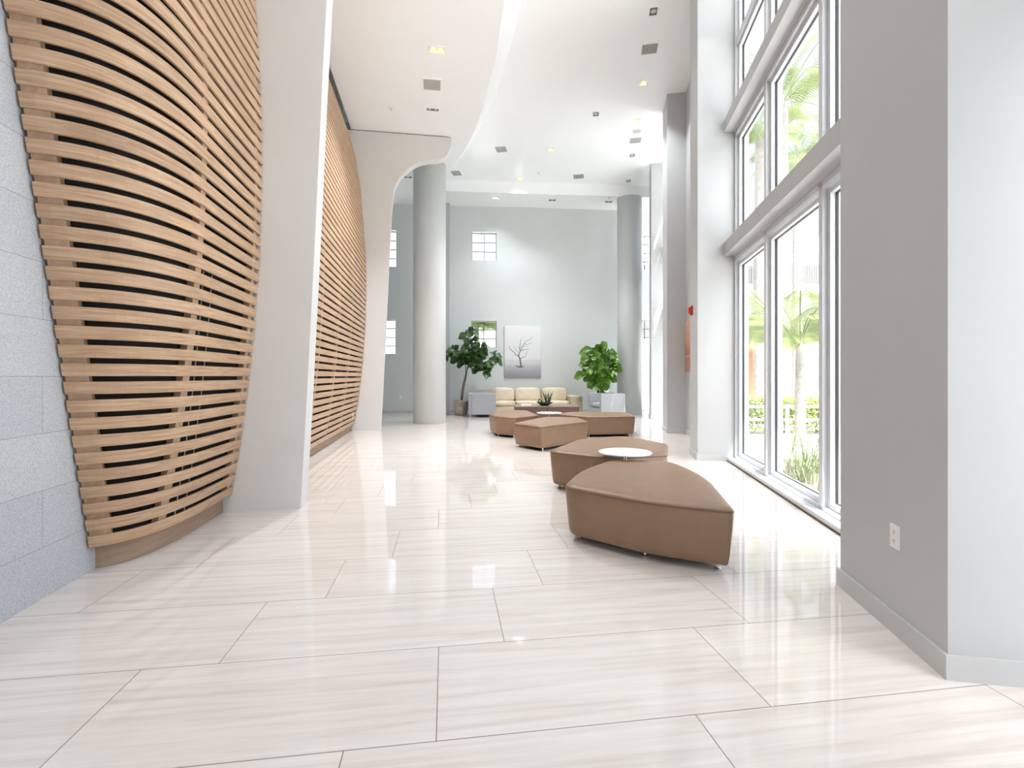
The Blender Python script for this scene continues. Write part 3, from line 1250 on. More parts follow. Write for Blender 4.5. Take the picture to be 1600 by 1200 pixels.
# sofa against the far wall (local x along the wall, y towards the wall)
sx0, sx1 = -1.24, 2.36
sofa_c = Vector(((sx0 + sx1) / 2, back_y((sx0 + sx1) / 2) - 0.62, 0))
sofa = thing('sofa', 'long beige leather three seat sofa under the bare tree picture', 'sofa', sofa_c, math.atan(0.08))
SW = sx1 - sx0
b = B()
rbox(b, (0, -0.02, 0.18), (SW - 0.1, 0.9, 0.22), 0.02)
rbox(b, (0, 0.41, 0.36), (SW - 0.1, 0.14, 0.56), 0.03)
obj('base', b, M['sofa'], sofa)
for sg in (-1, 1):
    b = B()
    rbox(b, (sg * (SW / 2 - 0.2), -0.02, 0.345), (0.40, 0.94, 0.57), 0.035)
    obj('arm', b, M['sofa_dark'], sofa)
cw = (SW - 0.82) / 3
for i in range(3):
    cx = -SW / 2 + 0.41 + cw * (i + 0.5)
    b = B()
    cushion(b, (cx, -0.1, 0.375), (cw - 0.015, 0.76, 0.17), 0.06)
    obj('seat_cushion', b, M['sofa'], sofa, smooth=True)
    b = B()
    R4 = Matrix.Translation((cx + (0.0 if i == 1 else 0.02), 0.27, 0.655)) @ Matrix.Rotation(math.radians(-14), 4, 'X')
    cushion(b, (0, 0, 0), (cw - 0.03, 0.22, 0.46), 0.16, R4)
    obj('back_cushion', b, M['sofa'], sofa, smooth=True)
for sx in (-SW / 2 + 0.12, SW / 2 - 0.12):
    for sy in (-0.4, 0.38):
        b = B()
        lathe(b, [(0, 0), (0.025, 0), (0.025, 0.075), (0, 0.075)], 12, (sx, sy, 0))
        obj('leg', b, M['base'], sofa)


def armchair(x, y, rz, label):
    """cube armchair facing local -y"""
    root = thing('armchair', label, 'armchair', (x, y, 0), rz, group='grey cube armchairs')
    b = B()
    rbox(b, (0, 0.37, 0.425), (0.80, 0.12, 0.67), 0.015)
    obj('backrest', b, M['grey_fabric'], root)
    for sg in (-1, 1):
        b = B()
        rbox(b, (sg * 0.37, -0.06, 0.425), (0.11, 0.76, 0.67), 0.015)
        obj('arm', b, M['grey_fabric'], root)
    b = B()
    rbox(b, (0, -0.055, 0.20), (0.64, 0.72, 0.22), 0.015)
    obj('seat_base', b, M['grey_fabric'], root)
    b = B()
    cushion(b, (0, -0.06, 0.39), (0.61, 0.70, 0.15), 0.07)
    obj('seat_cushion', b, M['grey_fabric'], root, smooth=True)
    for sx in (-0.36, 0.36):
        for sy in (-0.38, 0.36):
            b = B()
            lathe(b, [(0, 0), (0.016, 0), (0.016, 0.092), (0, 0.092)], 12, (sx, sy, 0))
            obj('leg', b, M['chrome'], root)
    return root


armchair(-0.97, 15.55, math.radians(90 + 3), 'grey fabric cube armchair beside the silver plant pot')
armchair(3.02, 15.3, math.radians(-90 + 19), 'pale grey fabric cube armchair in front of the bright green plant')

ct = thing('coffee_table', 'low dark walnut coffee table in front of the beige sofa', 'coffee table', (1.02, 14.62, 0), math.atan(0.03))
b = B()
rbox(b, (0, 0, 0.405), (1.92, 1.16, 0.03), 0.004, 2)
obj('table_top', b, M['walnut_top'], ct)
for sg in (-1, 1):
    b = B()
    rbox(b, (sg * 0.475, 0, 0.23), (0.94, 1.12, 0.32), 0.006, 2)
    obj('cabinet', b, M['walnut'], ct)
b = B()
rbox(b, (0, 0, 0.035), (1.76, 1.0, 0.07), 0.005, 2)
obj('plinth', b, M['base'], ct)

mag = B()
rbox(mag, (0, 0, 0.006), (0.30, 0.23, 0.012), 0.002, 1)
m1 = obj('magazine', mag, M['paper'], None, loc=(0.42, 14.55, 0.42))
m1.rotation_euler = (0, 0, 0.12)
tag(m1, 'lower white magazine lying on the left of the coffee table', 'magazine', 'magazines on the coffee table')
m2 = m1.copy()
link(m2)
m2.location = (0.44, 14.57, 0.4325)
m2.rotation_euler = (0, 0, -0.08)
m2['label'] = 'upper white magazine, on top of the pair on the coffee table'

# bowl with succulents on the coffee table
bowl = thing('planted_bowl', 'dark shallow bowl of spiky leaves and yellow flowers on the coffee table', 'bowl', (0.99, 14.5, 0.42))
b = B()
lathe(b, [(0, 0), (0.10, 0), (0.12, 0.012), (0.22, 0.07), (0.25, 0.10), (0.24, 0.10), (0.21, 0.075), (0, 0.06)], 40)
obj('bowl', b, M['bowl'], bowl, smooth=True)


def blade(b, p, az, lean, length, width, curl=0.25):
    d = Vector((math.cos(az), math.sin(az), 0))
    side = Vector((-math.sin(az), math.cos(az), 0))
    n = 5
    prev = None
    for i in range(n + 1):
        t = i / n
        pos = Vector(p) + Vector((0, 0, 1)) * length * t * math.cos(lean * (1 + curl * t)) + d * length * t * math.sin(lean * (1 + curl * t))
        w = width * (1 - t) ** 0.6 * (0.55 + 0.9 * t * (1 - t) * 2) + 0.0008
        row = [b.verts.new(pos - side * w), b.verts.new(pos + d * w * 0.35), b.verts.new(pos + side * w)]
        if prev:
            b.faces.new((prev[0], prev[1], row[1], row[0]))
            b.faces.new((prev[1], prev[2], row[2], row[1]))
        prev = row


b = B()
rnd = random.Random(3)
for k in range(16):
    blade(b, (0.05 + rnd.uniform(-0.05, 0.1), rnd.uniform(-0.06, 0.06), 0.06), rnd.uniform(0, 6.28), rnd.uniform(0.08, 0.5), rnd.uniform(0.28, 0.52), 0.024)
obj('spiky_leaves', b, M['leaf_dark'], bowl, smooth=True, recalc=False)
b = B()
for k in range(26):
    c = Vector((-0.14 + rnd.uniform(-0.07, 0.07), rnd.uniform(-0.08, 0.08), 0.10 + rnd.uniform(0, 0.16)))
    a0 = rnd.uniform(0, 6.28)
    for q in range(5):
        blade(b, c, a0 + q * 1.256, 1.0, 0.045, 0.016)
obj('flowers', b, M['flower'], bowl, recalc=False)
b = B()
for k in range(22):
    blade(b, (-0.13 + rnd.uniform(-0.08, 0.08), rnd.uniform(-0.08, 0.08), 0.07), rnd.uniform(0, 6.28), rnd.uniform(0.3, 1.0), rnd.uniform(0.08, 0.2), 0.02)
obj('low_leaves', b, M['leaf_bright'], bowl, recalc=False)


# fiddle leaf figs
def fig_leaf(b, base, direction, up, length, width, droop):
    d = Vector(direction).normalized()
    s = d.cross(Vector(up))
    if s.length < 1e-3: s = d.cross(Vector((1, 0, 0.3)))
    s.normalize()
    nrm = s.cross(d).normalized()
    ws = [0.03, 0.42, 0.62, 0.66, 0.80, 0.98, 1.0, 0.80, 0.42, 0.04]
    n = len(ws) - 1
    prev = None
    for i, wv in enumerate(ws):
        t = i / n
        c = Vector(base) + d * length * t + nrm * (0.10 * length * math.sin(t * 3.0)) - Vector((0, 0, 1)) * droop * length * t * t
        w = width * 0.5 * wv
        wave = 0.05 * width * math.sin(t * 13)
        row = [b.verts.new(c - s * w + nrm * (w * 0.28 + wave)), b.verts.new(c - s * w * 0.5 + nrm * w * 0.06), b.verts.new(c - nrm * 0.02 * width),
               b.verts.new(c + s * w * 0.5 + nrm * w * 0.06), b.verts.new(c + s * w + nrm * (w * 0.28 - wave))]
        if prev:
            for k in range(4):
                b.faces.new((prev[k], prev[k + 1], row[k + 1], row[k]))
        prev = row


def fig_plant(loc, stems, tips, label, mleaf, seed, nleaf, lsize, pot=True):
    rnd = random.Random(seed)
    root = thing('fiddle_leaf_fig', label, 'potted plant', loc)
    b = B()
    lathe(b, [(0, 0.0), (0.19, 0.0), (0.215, 0.04), (0.25, 0.28), (0.262, 0.44), (0.275, 0.455), (0.275, 0.495), (0.262, 0.50), (0.245, 0.49), (0.24, 0.44), (0, 0.43)], 40)
    p_ = obj('pot', b, M['pot'], root, smooth=True)
    b = B()
    lathe(b, [(0, 0.436), (0.238, 0.436), (0.235, 0.45), (0, 0.46)], 32)
    obj('soil', b, M['soil'], p_)
    b = B()
    for pts, r0, r1 in stems:
        pts = catmull([Vector(p) for p in pts], 4)
        n = len(pts)
        tube(b, pts, [r0 + (r1 - r0) * i / (n - 1) for i in range(n)], 8)
    obj('stem', b, M['bark'], root, smooth=True)
    b = B()
    cen = sum((Vector(t[:3]) for t in tips), Vector()) / len(tips)
    for t in tips:
        p0 = Vector(t[:3])
        for k in range(nleaf):
            az = k * 2.4 + rnd.uniform(-0.5, 0.5)
            outw = (p0 - cen)
            outw.z *= 0.5
            d = Vector((math.cos(az), math.sin(az) * 0.9, rnd.uniform(-0.7, 0.8))) + outw * 0.9
            d.normalize()
            up = Vector((rnd.uniform(-0.6, 0.6), -0.9 + rnd.uniform(-0.3, 0.3), rnd.uniform(0.0, 0.8)))
            L_ = lsize * rnd.uniform(0.75, 1.15)
            fig_leaf(b, p0 + Vector((rnd.uniform(-0.05, 0.05), rnd.uniform(-0.05, 0.05), rnd.uniform(-0.10, 0.08))) + d * 0.03, d, up, L_, L_ * rnd.uniform(0.72, 0.95), rnd.uniform(0.0, 0.35))
    obj('foliage', b, mleaf, root, smooth=True, recalc=False)
    return root


# left plant leans to the right of its pot
Ls = [([(0.0, 0, 0.44), (0.04, 0, 0.85), (0.14, 0, 1.30), (0.24, 0, 1.62)], 0.022, 0.016),
      ([(0.03, 0.02, 0.44), (0.10, 0.02, 0.95), (0.18, 0.02, 1.35), (0.20, 0, 1.55)], 0.018, 0.012),
      ([(0.16, 0, 1.38), (0.14, 0, 1.75), (0.05, 0, 2.05), (-0.30, 0.05, 2.12)], 0.014, 0.008),
      ([(0.20, 0, 1.55), (0.30, 0, 2.0), (0.33, 0, 2.4), (0.28, 0, 2.72)], 0.015, 0.007),
      ([(0.24, 0, 1.62), (0.48, 0, 1.8), (0.75, 0, 1.95), (1.05, 0, 1.9)], 0.014, 0.007),
      ([(0.30, 0, 1.9), (0.50, 0, 2.1), (0.60, 0, 2.3), (0.66, 0, 2.35)], 0.012, 0.006)]
Lt = [(-0.38, 0, 2.10), (-0.12, -0.1, 2.16), (0.02, 0.1, 1.95), (0.12, -0.12, 2.0), (0.26, 0, 2.72), (0.30, 0.05, 2.45), (0.32, -0.1, 2.15), (0.20, -0.05, 1.78),
      (0.48, 0.1, 2.12), (0.64, 0, 2.28), (0.45, -0.12, 1.80), (0.68, 0.05, 1.72), (0.85, -0.05, 1.82), (1.08, 0, 1.92), (0.78, 0, 1.55), (0.34, 0.1, 1.95)]
fig_plant((-1.72, 16.2, 0), Ls, Lt, 'dark green leaning fiddle leaf plant in a silver pot beside the left column', M['leaf_dark'], 11, 7, 0.33)
Rs = [([(0.0, 0, 0.44), (0.02, 0, 0.9), (-0.02, 0, 1.4), (0.0, 0, 2.0)], 0.024, 0.012),
      ([(0.03, 0, 0.44), (0.08, 0, 1.0), (0.2, 0, 1.5), (0.3, 0, 2.0)], 0.018, 0.01),
      ([(0.0, 0, 1.2), (-0.15, -0.1, 1.4), (-0.3, -0.15, 1.6), (-0.35, -0.15, 1.75)], 0.014, 0.008),
      ([(0.0, 0, 1.9), (0.05, 0, 2.1), (-0.02, 0, 2.15), (-0.05, 0, 2.2)], 0.012, 0.007)]
Rt = [(-0.12, -0.05, 2.16), (0.10, 0.0, 2.14), (-0.22, -0.05, 2.0), (-0.02, 0.05, 1.98), (0.32, 0, 1.98), (0.32, 0.0, 1.82), (-0.28, -0.15, 1.68), (-0.06, -0.2, 1.72), (0.12, -0.1, 1.76),
      (-0.36, -0.1, 1.42), (-0.10, -0.25, 1.38), (0.14, -0.15, 1.36), (0.36, -0.05, 1.48), (-0.12, -0.2, 1.12), (0.10, -0.15, 1.10), (0.42, 0, 1.68)]
fig_plant((2.84, 16.02, 0), Rs, Rt, 'bright green bushy fiddle leaf plant behind the pale armchair', M['leaf_bright'], 23, 7, 0.36)

# crumpled white paper bow on the back of the right armchair
b = B()
for k in range(7):
    a = k * 0.9
    blade(b, (0, 0, 0.0), a, 0.55 + 0.12 * (k % 3), 0.16, 0.045)
pp = obj('folded_paper', b, [M['paper'], M['ink']], None, loc=(2.95, 15.0, 0.762), recalc=False)
for i, f in enumerate(pp.data.polygons):
    if i // 10 == 3: f.material_index = 1
tag(pp, 'white folded paper standing on the right armchair', 'paper ornament')

# picture of a bare tree
s_l, z_b = on_back(788, 590)
s_r, z_t = on_back(845, 510)
pc = K((s_l + s_r) / 2, 0.0, z_b)
pw, ph = s_r - s_l, z_t - z_b
picture = thing('framed_picture', 'tall black and white picture of a bare tree above the sofa', 'picture', tuple(pc), math.atan(0.08))
canv = ramp_z_material('grey_landscape_print', [(0.0, (0.22, 0.22, 0.24)), (0.10, (0.30, 0.30, 0.32)), (0.22, (0.42, 0.42, 0.44)), (0.28, (0.55, 0.55, 0.56)), (0.33, (0.55, 0.56, 0.57)), (0.36, (0.64, 0.65, 0.66)), (1.0, (0.72, 0.73, 0.74))], 0.0, ph, 0.25, 0.10)
b = B()
rbox(b, (0, -0.028, ph / 2), (pw, 0.05, ph), 0.004, 1)
obj('canvas', b, canv, picture)


def ip(x, y):        # point of the picture in its own zoomed measure
    return Vector(((x - 435) / 675 * pw, -0.0545, (1078 - y) / 960 * ph))


b = B()
branches = [([(405, 885), (395, 800), (385, 740), (365, 690), (355, 660)], 13, 10), ([(358, 665), (340, 675), (310, 660), (290, 630), (270, 600), (235, 575), (200, 540), (185, 515), (205, 490)], 8, 3),
            ([(355, 660), (375, 620), (385, 580), (378, 530), (385, 450), (400, 400), (402, 340)], 9, 2), ([(385, 590), (420, 565), (470, 560), (535, 550), (545, 520)], 7, 2),
            ([(400, 560), (425, 500), (450, 460), (470, 445), (510, 465), (560, 445), (615, 420)], 6, 2), ([(390, 735), (420, 710), (450, 698), (485, 690), (490, 640), (510, 610), (530, 575)], 7, 2),
            ([(440, 480), (480, 420), (520, 380), (570, 370), (600, 330), (635, 305)], 4, 1.5), ([(350, 610), (330, 580), (300, 540), (275, 515), (265, 490)], 4, 1.5),
            ([(378, 540), (355, 515), (325, 485)], 3, 1.5), ([(430, 510), (470, 485), (530, 500)], 3, 1.5), ([(300, 855), (340, 870), (405, 880), (455, 868)], 6, 6), ([(320, 880), (400, 890), (440, 880)], 5, 4)]
for pts, r0, r1 in branches:
    q = [ip(x, y) for x, y in pts]
    n = len(q)
    prev = None
    for i, p in enumerate(q):
        t = (q[min(i + 1, n - 1)] - q[max(i - 1, 0)]).normalized()
        sd = Vector((t.z, 0, -t.x))
        r = (r0 + (r1 - r0) * i / (n - 1)) / 675 * pw
        row = (b.verts.new(p - sd * r), b.verts.new(p + sd * r))
        if prev: b.faces.new((prev[0], prev[1], row[1], row[0]))
        prev = row
obj('tree_print', b, M['ink'], picture)

# copper picture and fire alarm on the right
b = B()
hexa(b, W, -0.34, 0.34, 0.0, 0.03, 0, 1.12)
bmesh.ops.translate(b, verts=b.verts[:], vec=(-WX0, 0, 0))
copper = ramp_z_material('copper_print', [(0.0, (0.36, 0.15, 0.09)), (0.28, (0.40, 0.17, 0.10)), (0.31, (0.62, 0.42, 0.34)), (0.33, (0.30, 0.13, 0.10)), (0.6, (0.62, 0.28, 0.13)), (1.0, (0.66, 0.42, 0.30))], 0.0, 1.12, 0.3, 0.05)
cp = obj('picture_panel', b, copper, None, loc=W(10.68, 0.002, 1.40))
tag(cp, 'copper toned picture on the recessed wall between two pillars', 'picture')

fa = thing('fire_alarm', 'red fire alarm strobe on the side of the second white pillar', 'fire alarm', tuple(W(7.92, 0.436, 2.30)))
b = B()


def FA(s, d, z):
    return W(s, d, z) - Vector((WX0, 0, 0))


hexa(b, FA, -0.06, 0.06, 0.0, 0.03, 0.0, 0.15)
obj('housing', b, M['red'], fa)
b = B()
v0 = [b.verts.new(FA(s, 0.03, z)) for s, z in ((-0.055, 0.01), (0.055, 0.01), (0.055, 0.14), (-0.055, 0.14))]
v1 = [b.verts.new(FA(s, 0.062, z)) for s, z in ((-0.03, 0.04), (0.03, 0.04), (0.03, 0.12), (-0.03, 0.12))]
b.faces.new(v1)
b.faces.new(v0[::-1])
for i in range(4):
    b.faces.new((v0[i], v0[(i + 1) % 4], v1[(i + 1) % 4], v1[i]))
obj('sounder_cover', b, M['red'], fa)


def socket(F, origin, label):
    """F maps (s, d, z) offsets to a vector, d points away from the wall"""
    root = thing('wall_socket', label, 'wall socket', tuple(origin))
    b = B()
    hexa(b, F, -0.037, 0.037, 0.0, 0.006, 0.0, 0.118)
    obj('cover_plate', b, M['plastic'], root)
    for z in (0.022, 0.066):
        b = B()
        hexa(b, F, -0.017, 0.017, 0.006, 0.0085, z, z + 0.03)
        r_ = obj('receptacle', b, M['plastic'], root)
        b = B()
        hexa(b, F, -0.009, -0.006, 0.0085, 0.0092, z + 0.014, z + 0.024)
        hexa(b, F, 0.005, 0.008, 0.0085, 0.0092, z + 0.014, z + 0.022)
        hexa(b, F, -0.0025, 0.0025, 0.0085, 0.0092, z + 0.004, z + 0.010)
        obj('slots', b, M['gasket'], r_)
    return root


socket(FA, W(2.385, 0.46, 0.43), 'white double wall socket on the nearest pillar')
ss_, zz_ = on_back(626, 623)
socket(lambda s, d, z: K(s, d, z) - K(0, 0, 0), K(ss_, 0.0, zz_), 'white wall socket on the far wall, left of the round column')


def FP(s, d, z):
    return Vector((-0.155 * s + 0.988 * d, 0.988 * s + 0.155 * d, z))


socket(FP, Vector((line_x(0.4, 11.0) + 0.004, 11.0, 0.335)), 'white wall socket set into the far timber panel')

# ================================================================== ceiling fittings
def CF(rz):
    c, s = math.cos(rz), math.sin(rz)

    def F(a, d, z):
        return Vector((a * c - d * s, a * s + d * c, z))
    return F


def ceil_frame(b, F, w, l, t=0.018, h=0.012):
    hexa(b, F, -w / 2 - t, w / 2 + t, -l / 2 - t, -l / 2, -h, 0)
    hexa(b, F, -w / 2 - t, w / 2 + t, l / 2, l / 2 + t, -h, 0)
    hexa(b, F, -w / 2 - t, -w / 2, -l / 2, l / 2, -h, 0)
    hexa(b, F, w / 2, w / 2 + t, -l / 2, l / 2, -h, 0)


def vent(x, y, z, w, l, rz, label, group, dark=False, along=True):
    p = pix(x, y, z)
    root = thing('ceiling_vent', label, 'air vent', tuple(p), group=group)
    F = CF(rz)
    b = B()
    ceil_frame(b, F, w, l, 0.03)
    obj('vent_frame', b, M['ceiling'], root)
    b = B()
    n = 11
    for i in range(n):
        if along:
            a = -l / 2 + l * (i + 0.5) / n
            hexa(b, F, -w / 2, w / 2, a - l / n * 0.27, a + l / n * 0.27, -0.009, -0.004)
        else:
            a = -w / 2 + w * (i + 0.5) / n
            hexa(b, F, a - w / n * 0.27, a + w / n * 0.27, -l / 2, l / 2, -0.009, -0.004)
    obj('blades', b, M['vent'], root)
    b = B()
    hexa(b, F, -w / 2, w / 2, -l / 2, l / 2, -0.0035, 0)
    obj('void', b, M['vent_dark'] if dark else M['dark_slot'], root)


def downlight(x, y, z, w, l, rz, label, group, lit):
    far = y is not None
    watts = {683: 56.0, 1005: 16.0, 996: 16.0, 860: 42.0, 812: 16.0, 775: 6.0}.get(x) if far else None
    p = pix(x, y, z) if y is not None else Vector((x[0], x[1], z))
    root = thing('recessed_light', label, 'ceiling light', tuple(p), group=group)
    F = CF(rz)
    b = B()
    ceil_frame(b, F, w, l, 0.012, 0.01)
    obj('trim_ring', b, M['ceiling'], root)
    b = B()
    hexa(b, F, -w / 2, w / 2, -l / 2, l / 2, -0.004, 0)
    obj('recess', b, M['lens'] if lit else M['dark_slot'], root)
    n = 2 if w > 0.25 else 1
    for i in range(n):
        b = B()
        cx = (-w / 4 + i * w / 2) if n == 2 else 0
        c = F(cx, 0, 0)
        lathe(b, [(0, -0.012), (0.035, -0.010), (0.05, -0.004), (0, -0.004)] if l > 0.12 else [(0, -0.012), (0.02, -0.010), (0.03, -0.004), (0, -0.004)], 20, (c.x, c.y, 0))
        obj('lamp', b, (M['lamp_warm'] if lit == 1 else M['lamp_white']) if lit else M['vent'], root)
    if lit:
        b = B()
        hexa(b, F, -w / 2, w / 2, l / 2 - 0.05, l / 2, -0.0065, -0.004)
        obj('reflector', b, M['lamp_warm'] if lit == 1 else M['lamp_white'], root)
        if far: fitted_lamp(root, watts)
    return root


LAMP_W = 4.4


def fitted_lamp(root, watts=LAMP_W):
    """the light that a lit ceiling fitting gives"""
    ld = bpy.data.lights.new('downlight_lamp', 'AREA')
    ld.shape = 'DISK'
    ld.size = 0.16
    ld.energy = watts
    ld.spread = math.radians(100)
    ld.color = (0.93, 0.965, 1.0)
    lo_ = bpy.data.objects.new('downlight_lamp', ld)
    lo_.location = (0, 0, -0.03)
    lo_.parent = root
    link(lo_)


RR = math.radians(-10.3)
RT = math.radians(8.8)
gv, gl = 'ceiling air vents', 'small recessed ceiling lights'
vent(675, 132, SOFF, 0.34, 0.36, RT, 'pale air vent on the lower left ceiling', gv, along=True)
vent(1015, 76, CEIL, 0.30, 0.30, RR, 'large dark striped air vent near the window side of the high ceiling', gv, dark=True, along=False)
vent(993, 219, CEIL, 0.30, 0.32, RR, 'grey air vent below the round ceiling speaker', gv, along=False)
vent(783, 233, CEIL, 0.30, 0.34, RR, 'plain grey air vent just right of the curved ceiling edge', gv, along=True)
vent(904, 275.5, CEIL, 0.33, 0.34, RR, 'far striped air vent in the middle of the high ceiling', gv, dark=True, along=False)
vent(713, 270.5, CEIL, 0.30, 0.36, RR, 'far air vent partly hidden by the curved ceiling edge', gv, dark=True, along=False)
downlight(683, 77, SOFF, 0.26, 0.17, RT, 'lit twin warm light on the lower left ceiling', gl, 1)
downlight(676, 171, SOFF, 0.26, 0.10, RT, 'unlit slot light on the lower left ceiling, beyond the pale vent', gl, 0)
downlight(637, 276.5, SOFF, 0.24, 0.13, RT, 'unlit slot light seen between the far pilaster and the column', gl, 0)
downlight(1021, 17.5, CEIL, 0.13, 0.19, RR, 'unlit square light nearest the camera on the high ceiling', gl, 0)
downlight(1005, 129, CEIL, 0.14, 0.19, RR, 'lit warm square light just beyond the large striped vent', gl, 1)
downlight(931, 178, CEIL, 0.14, 0.19, RR, 'unlit square light in the middle of the high ceiling', gl, 0)
downlight(996, 189, CEIL, 0.14, 0.19, RR, 'lit warm light just above the round ceiling speaker', gl, 1)
downlight(860, 233, CEIL, 0.16, 0.20, RR, 'lit warm light to the right of the plain grey vent', gl, 1)
downlight(812, 278, CEIL, 0.16, 0.22, RR, 'lit warm light closest to the far wall', gl, 1)
downlight(988, 242.5, CEIL, 0.14, 0.2, RR, 'unlit square light beyond the speaker and its vent', gl, 0)
downlight(982, 282.5, CEIL, 0.14, 0.2, RR, 'unlit square light in front of the right column', gl, 0)
downlight(775, 309, REAR, 0.24, 0.16, math.radians(4), 'pale lit light on the lower strip above the far wall', gl, 2)
downlight(863, 312.5, REAR, 0.24, 0.16, math.radians(4), 'unlit slot light in the middle of the lower strip above the far wall', gl, 0)
downlight(951, 315, REAR, 0.24, 0.16, math.radians(4), 'unlit slot light beside the top of the right column', gl, 0)
# extra lit fittings added overhead and behind the camera to brighten the room
for lx, ly, lz, rz, where in ((-0.95, 6.2, SOFF, RT, 'just before the lit twin light'), (-0.9, 3.4, SOFF, RT, 'above the near leaning pilaster'), (-0.8, 0.6, SOFF, RT, 'above the granite wall'),
                              (-0.6, -2.2, SOFF, RT, 'above the entrance end'), (1.75, 7.0, CEIL, RR, 'above the second leather ottoman'), (1.3, 4.2, CEIL, RR, 'above the nearest leather ottoman'),
                              (0.9, 1.4, CEIL, RR, 'above the nearest white pillar'), (0.6, -1.4, CEIL, RR, 'above the entrance end')):
    side = 'lower left' if lz == SOFF else 'high'
    fitted_lamp(downlight((lx, ly), None, lz, 0.26 if lz == SOFF else 0.14, 0.18, rz, 'added fill light on the %s ceiling %s' % (side, where), gl, 2))
p = pix(995, 205, CEIL)
spk = thing('ceiling_speaker', 'round white speaker on the high ceiling', 'speaker', tuple(p))
b = B()
lathe(b, [(0, -0.006), (0.11, -0.006), (0.11, 0), (0, 0)], 32)
obj('grille', b, M['vent'], spk)
b = B()
lathe(b, [(0.11, -0.01), (0.125, -0.008), (0.13, 0), (0.11, 0), (0.11, -0.01)], 32)
obj('rim', b, M['ceiling'], spk)
for (x, y, z, lb) in ((611, 169, SOFF, 'small white sprinkler on the lower left ceiling'), (842, 269.5, CEIL, 'small white sprinkler on the high ceiling'), (952, 308.5, REAR, 'small white sprinkler on the lower strip beside the right column')):
    p = pix(x, y, z)
    sp = thing('sprinkler', lb, 'sprinkler', tuple(p), group='ceiling sprinklers')
    b = B()
    lathe(b, [(0, -0.012), (0.05, -0.01), (0.055, 0), (0, 0)], 20)
    obj('escutcheon', b, M['plastic'], sp)
    b = B()
    lathe(b, [(0, -0.05), (0.02, -0.05), (0.02, -0.046), (0.008, -0.04), (0.008, -0.012), (0, -0.012)], 12)
    obj('head', b, M['vent'], sp)

# ================================================================== outside
bm = B()
v = [bm.verts.new(p) for p in ((-120, -120, -0.125), (120, -120, -0.125), (120, 140, -0.125), (-120, 140, -0.125))]
bm.faces.new(v)
o = obj('ground', bm, M['pavement'])
o['kind'] = 'structure'
bm = B()
nx, ny = 60, 14
rnd = random.Random(5)
g = [[bm.verts.new(W(-3 + 11.2 * i / nx, -0.36 - 1.5 * j / ny, -0.07 + rnd.uniform(0, 0.05))) for j in range(ny + 1)] for i in range(nx + 1)]
for i in range(nx):
    for j in range(ny):
        bm.faces.new((g[i][j], g[i + 1][j], g[i + 1][j + 1], g[i][j + 1]))
o = obj('mulch_bed', bm, M['mulch'], recalc=True)
tag(o, 'brown mulch bed outside the large window', 'mulch', kind='stuff')


def frond(b, base, az, length, rise, droop, nleaf=46, lw=0.028, ll=0.55):
    d = Vector((math.cos(az), math.sin(az), 0))
    s = Vector((-math.sin(az), math.cos(az), 0))
    pts = []
    for i in range(nleaf + 1):
        t = i / nleaf
        pts.append(Vector(base) + d * length * (t * (1 - 0.25 * t)) + Vector((0, 0, 1)) * length * (rise * t - droop * t * t))
    tube(b, pts[::3], 0.014, 5, mi=0)
    for i in range(3, nleaf):
        t = i / nleaf
        fw = (pts[i + 1] - pts[i]).normalized()
        L_ = ll * (math.sin(math.pi * (0.12 + 0.86 * t)) ** 0.7)
        for sg in (-1, 1):
            dr = (s * sg * 0.85 + fw * 0.6 + Vector((0, 0, -0.28))).normalized()
            mid = pts[i] + dr * L_ * 0.5 + Vector((0, 0, 0.03))
            tip = pts[i] + dr * L_ - Vector((0, 0, 0.18 * L_))
            a = b.verts.new(pts[i])
            m0, m1_ = b.verts.new(mid - fw * lw), b.verts.new(mid + fw * lw)
            e = b.verts.new(tip)
            b.faces.new((a, m0, e, m1_))


def palm(x, y, h, label, nf, length, seed, lean=(0, 0), r=0.13, tm=None, dense=1.0):
    rnd = random.Random(seed)
    root = thing('palm_tree', label, 'palm tree', (x, y, -0.12), group='palms outside the window')
    b = B()
    pts, rr = [], []
    n = 24
    for i in range(n + 1):
        t = i / n
        pts.append((lean[0] * t * t, lean[1] * t * t, h * t))
        rr.append(r * (1.25 - 0.45 * t) * (1.0 + (0.06 if i % 2 else -0.03)))
    tube(b, pts, rr, 14)
    obj('trunk', b, tm or M['palm_trunk'], root, smooth=True)
    b = B()
    for k in range(nf):
        frond(b, (lean[0], lean[1], h - 0.05), k * 2.4 + rnd.uniform(-0.3, 0.3), length * rnd.uniform(0.8, 1.1), rnd.uniform(0.35, 1.35), rnd.uniform(0.5, 0.95), ll=length * 0.3, lw=0.0105 * length / 1.6 * dense)
    obj('fronds', b, M['palm_leaf'], root, recalc=False)
    return root


palm(5.85, 9.75, 2.1, 'low palm with yellow green fronds seen through the middle pane', 24, 1.6, 1, r=0.09, dense=1.05)
palm(8.0, 14.2, 9.5, 'tall palm trunk rising behind the middle pane', 18, 2.6, 2, r=0.18)
palm(9.0, 18.3, 2.6, 'low orange trunked palm seen through the left pane', 22, 2.3, 3, r=0.2, tm=M['terracotta'], dense=1.05)
palm(11.2, 21.6, 12.0, 'tall pale palm far behind the left pane', 26, 2.5, 4, r=0.3, dense=1.0)
palm(15.2, 25.6, 13.0, 'tall feathery palm behind the middle upper pane', 30, 2.9, 5, r=0.22, dense=1.0)
palm(11.4, 16.25, 3.4, 'small palm seen through the right hand pane', 18, 1.7, 6, r=0.09, dense=1.0)
palm(-1.5, 20.3, 3.5, 'palm seen through the lower window of the far wall', 24, 2.2, 9, r=0.12, dense=1.2)


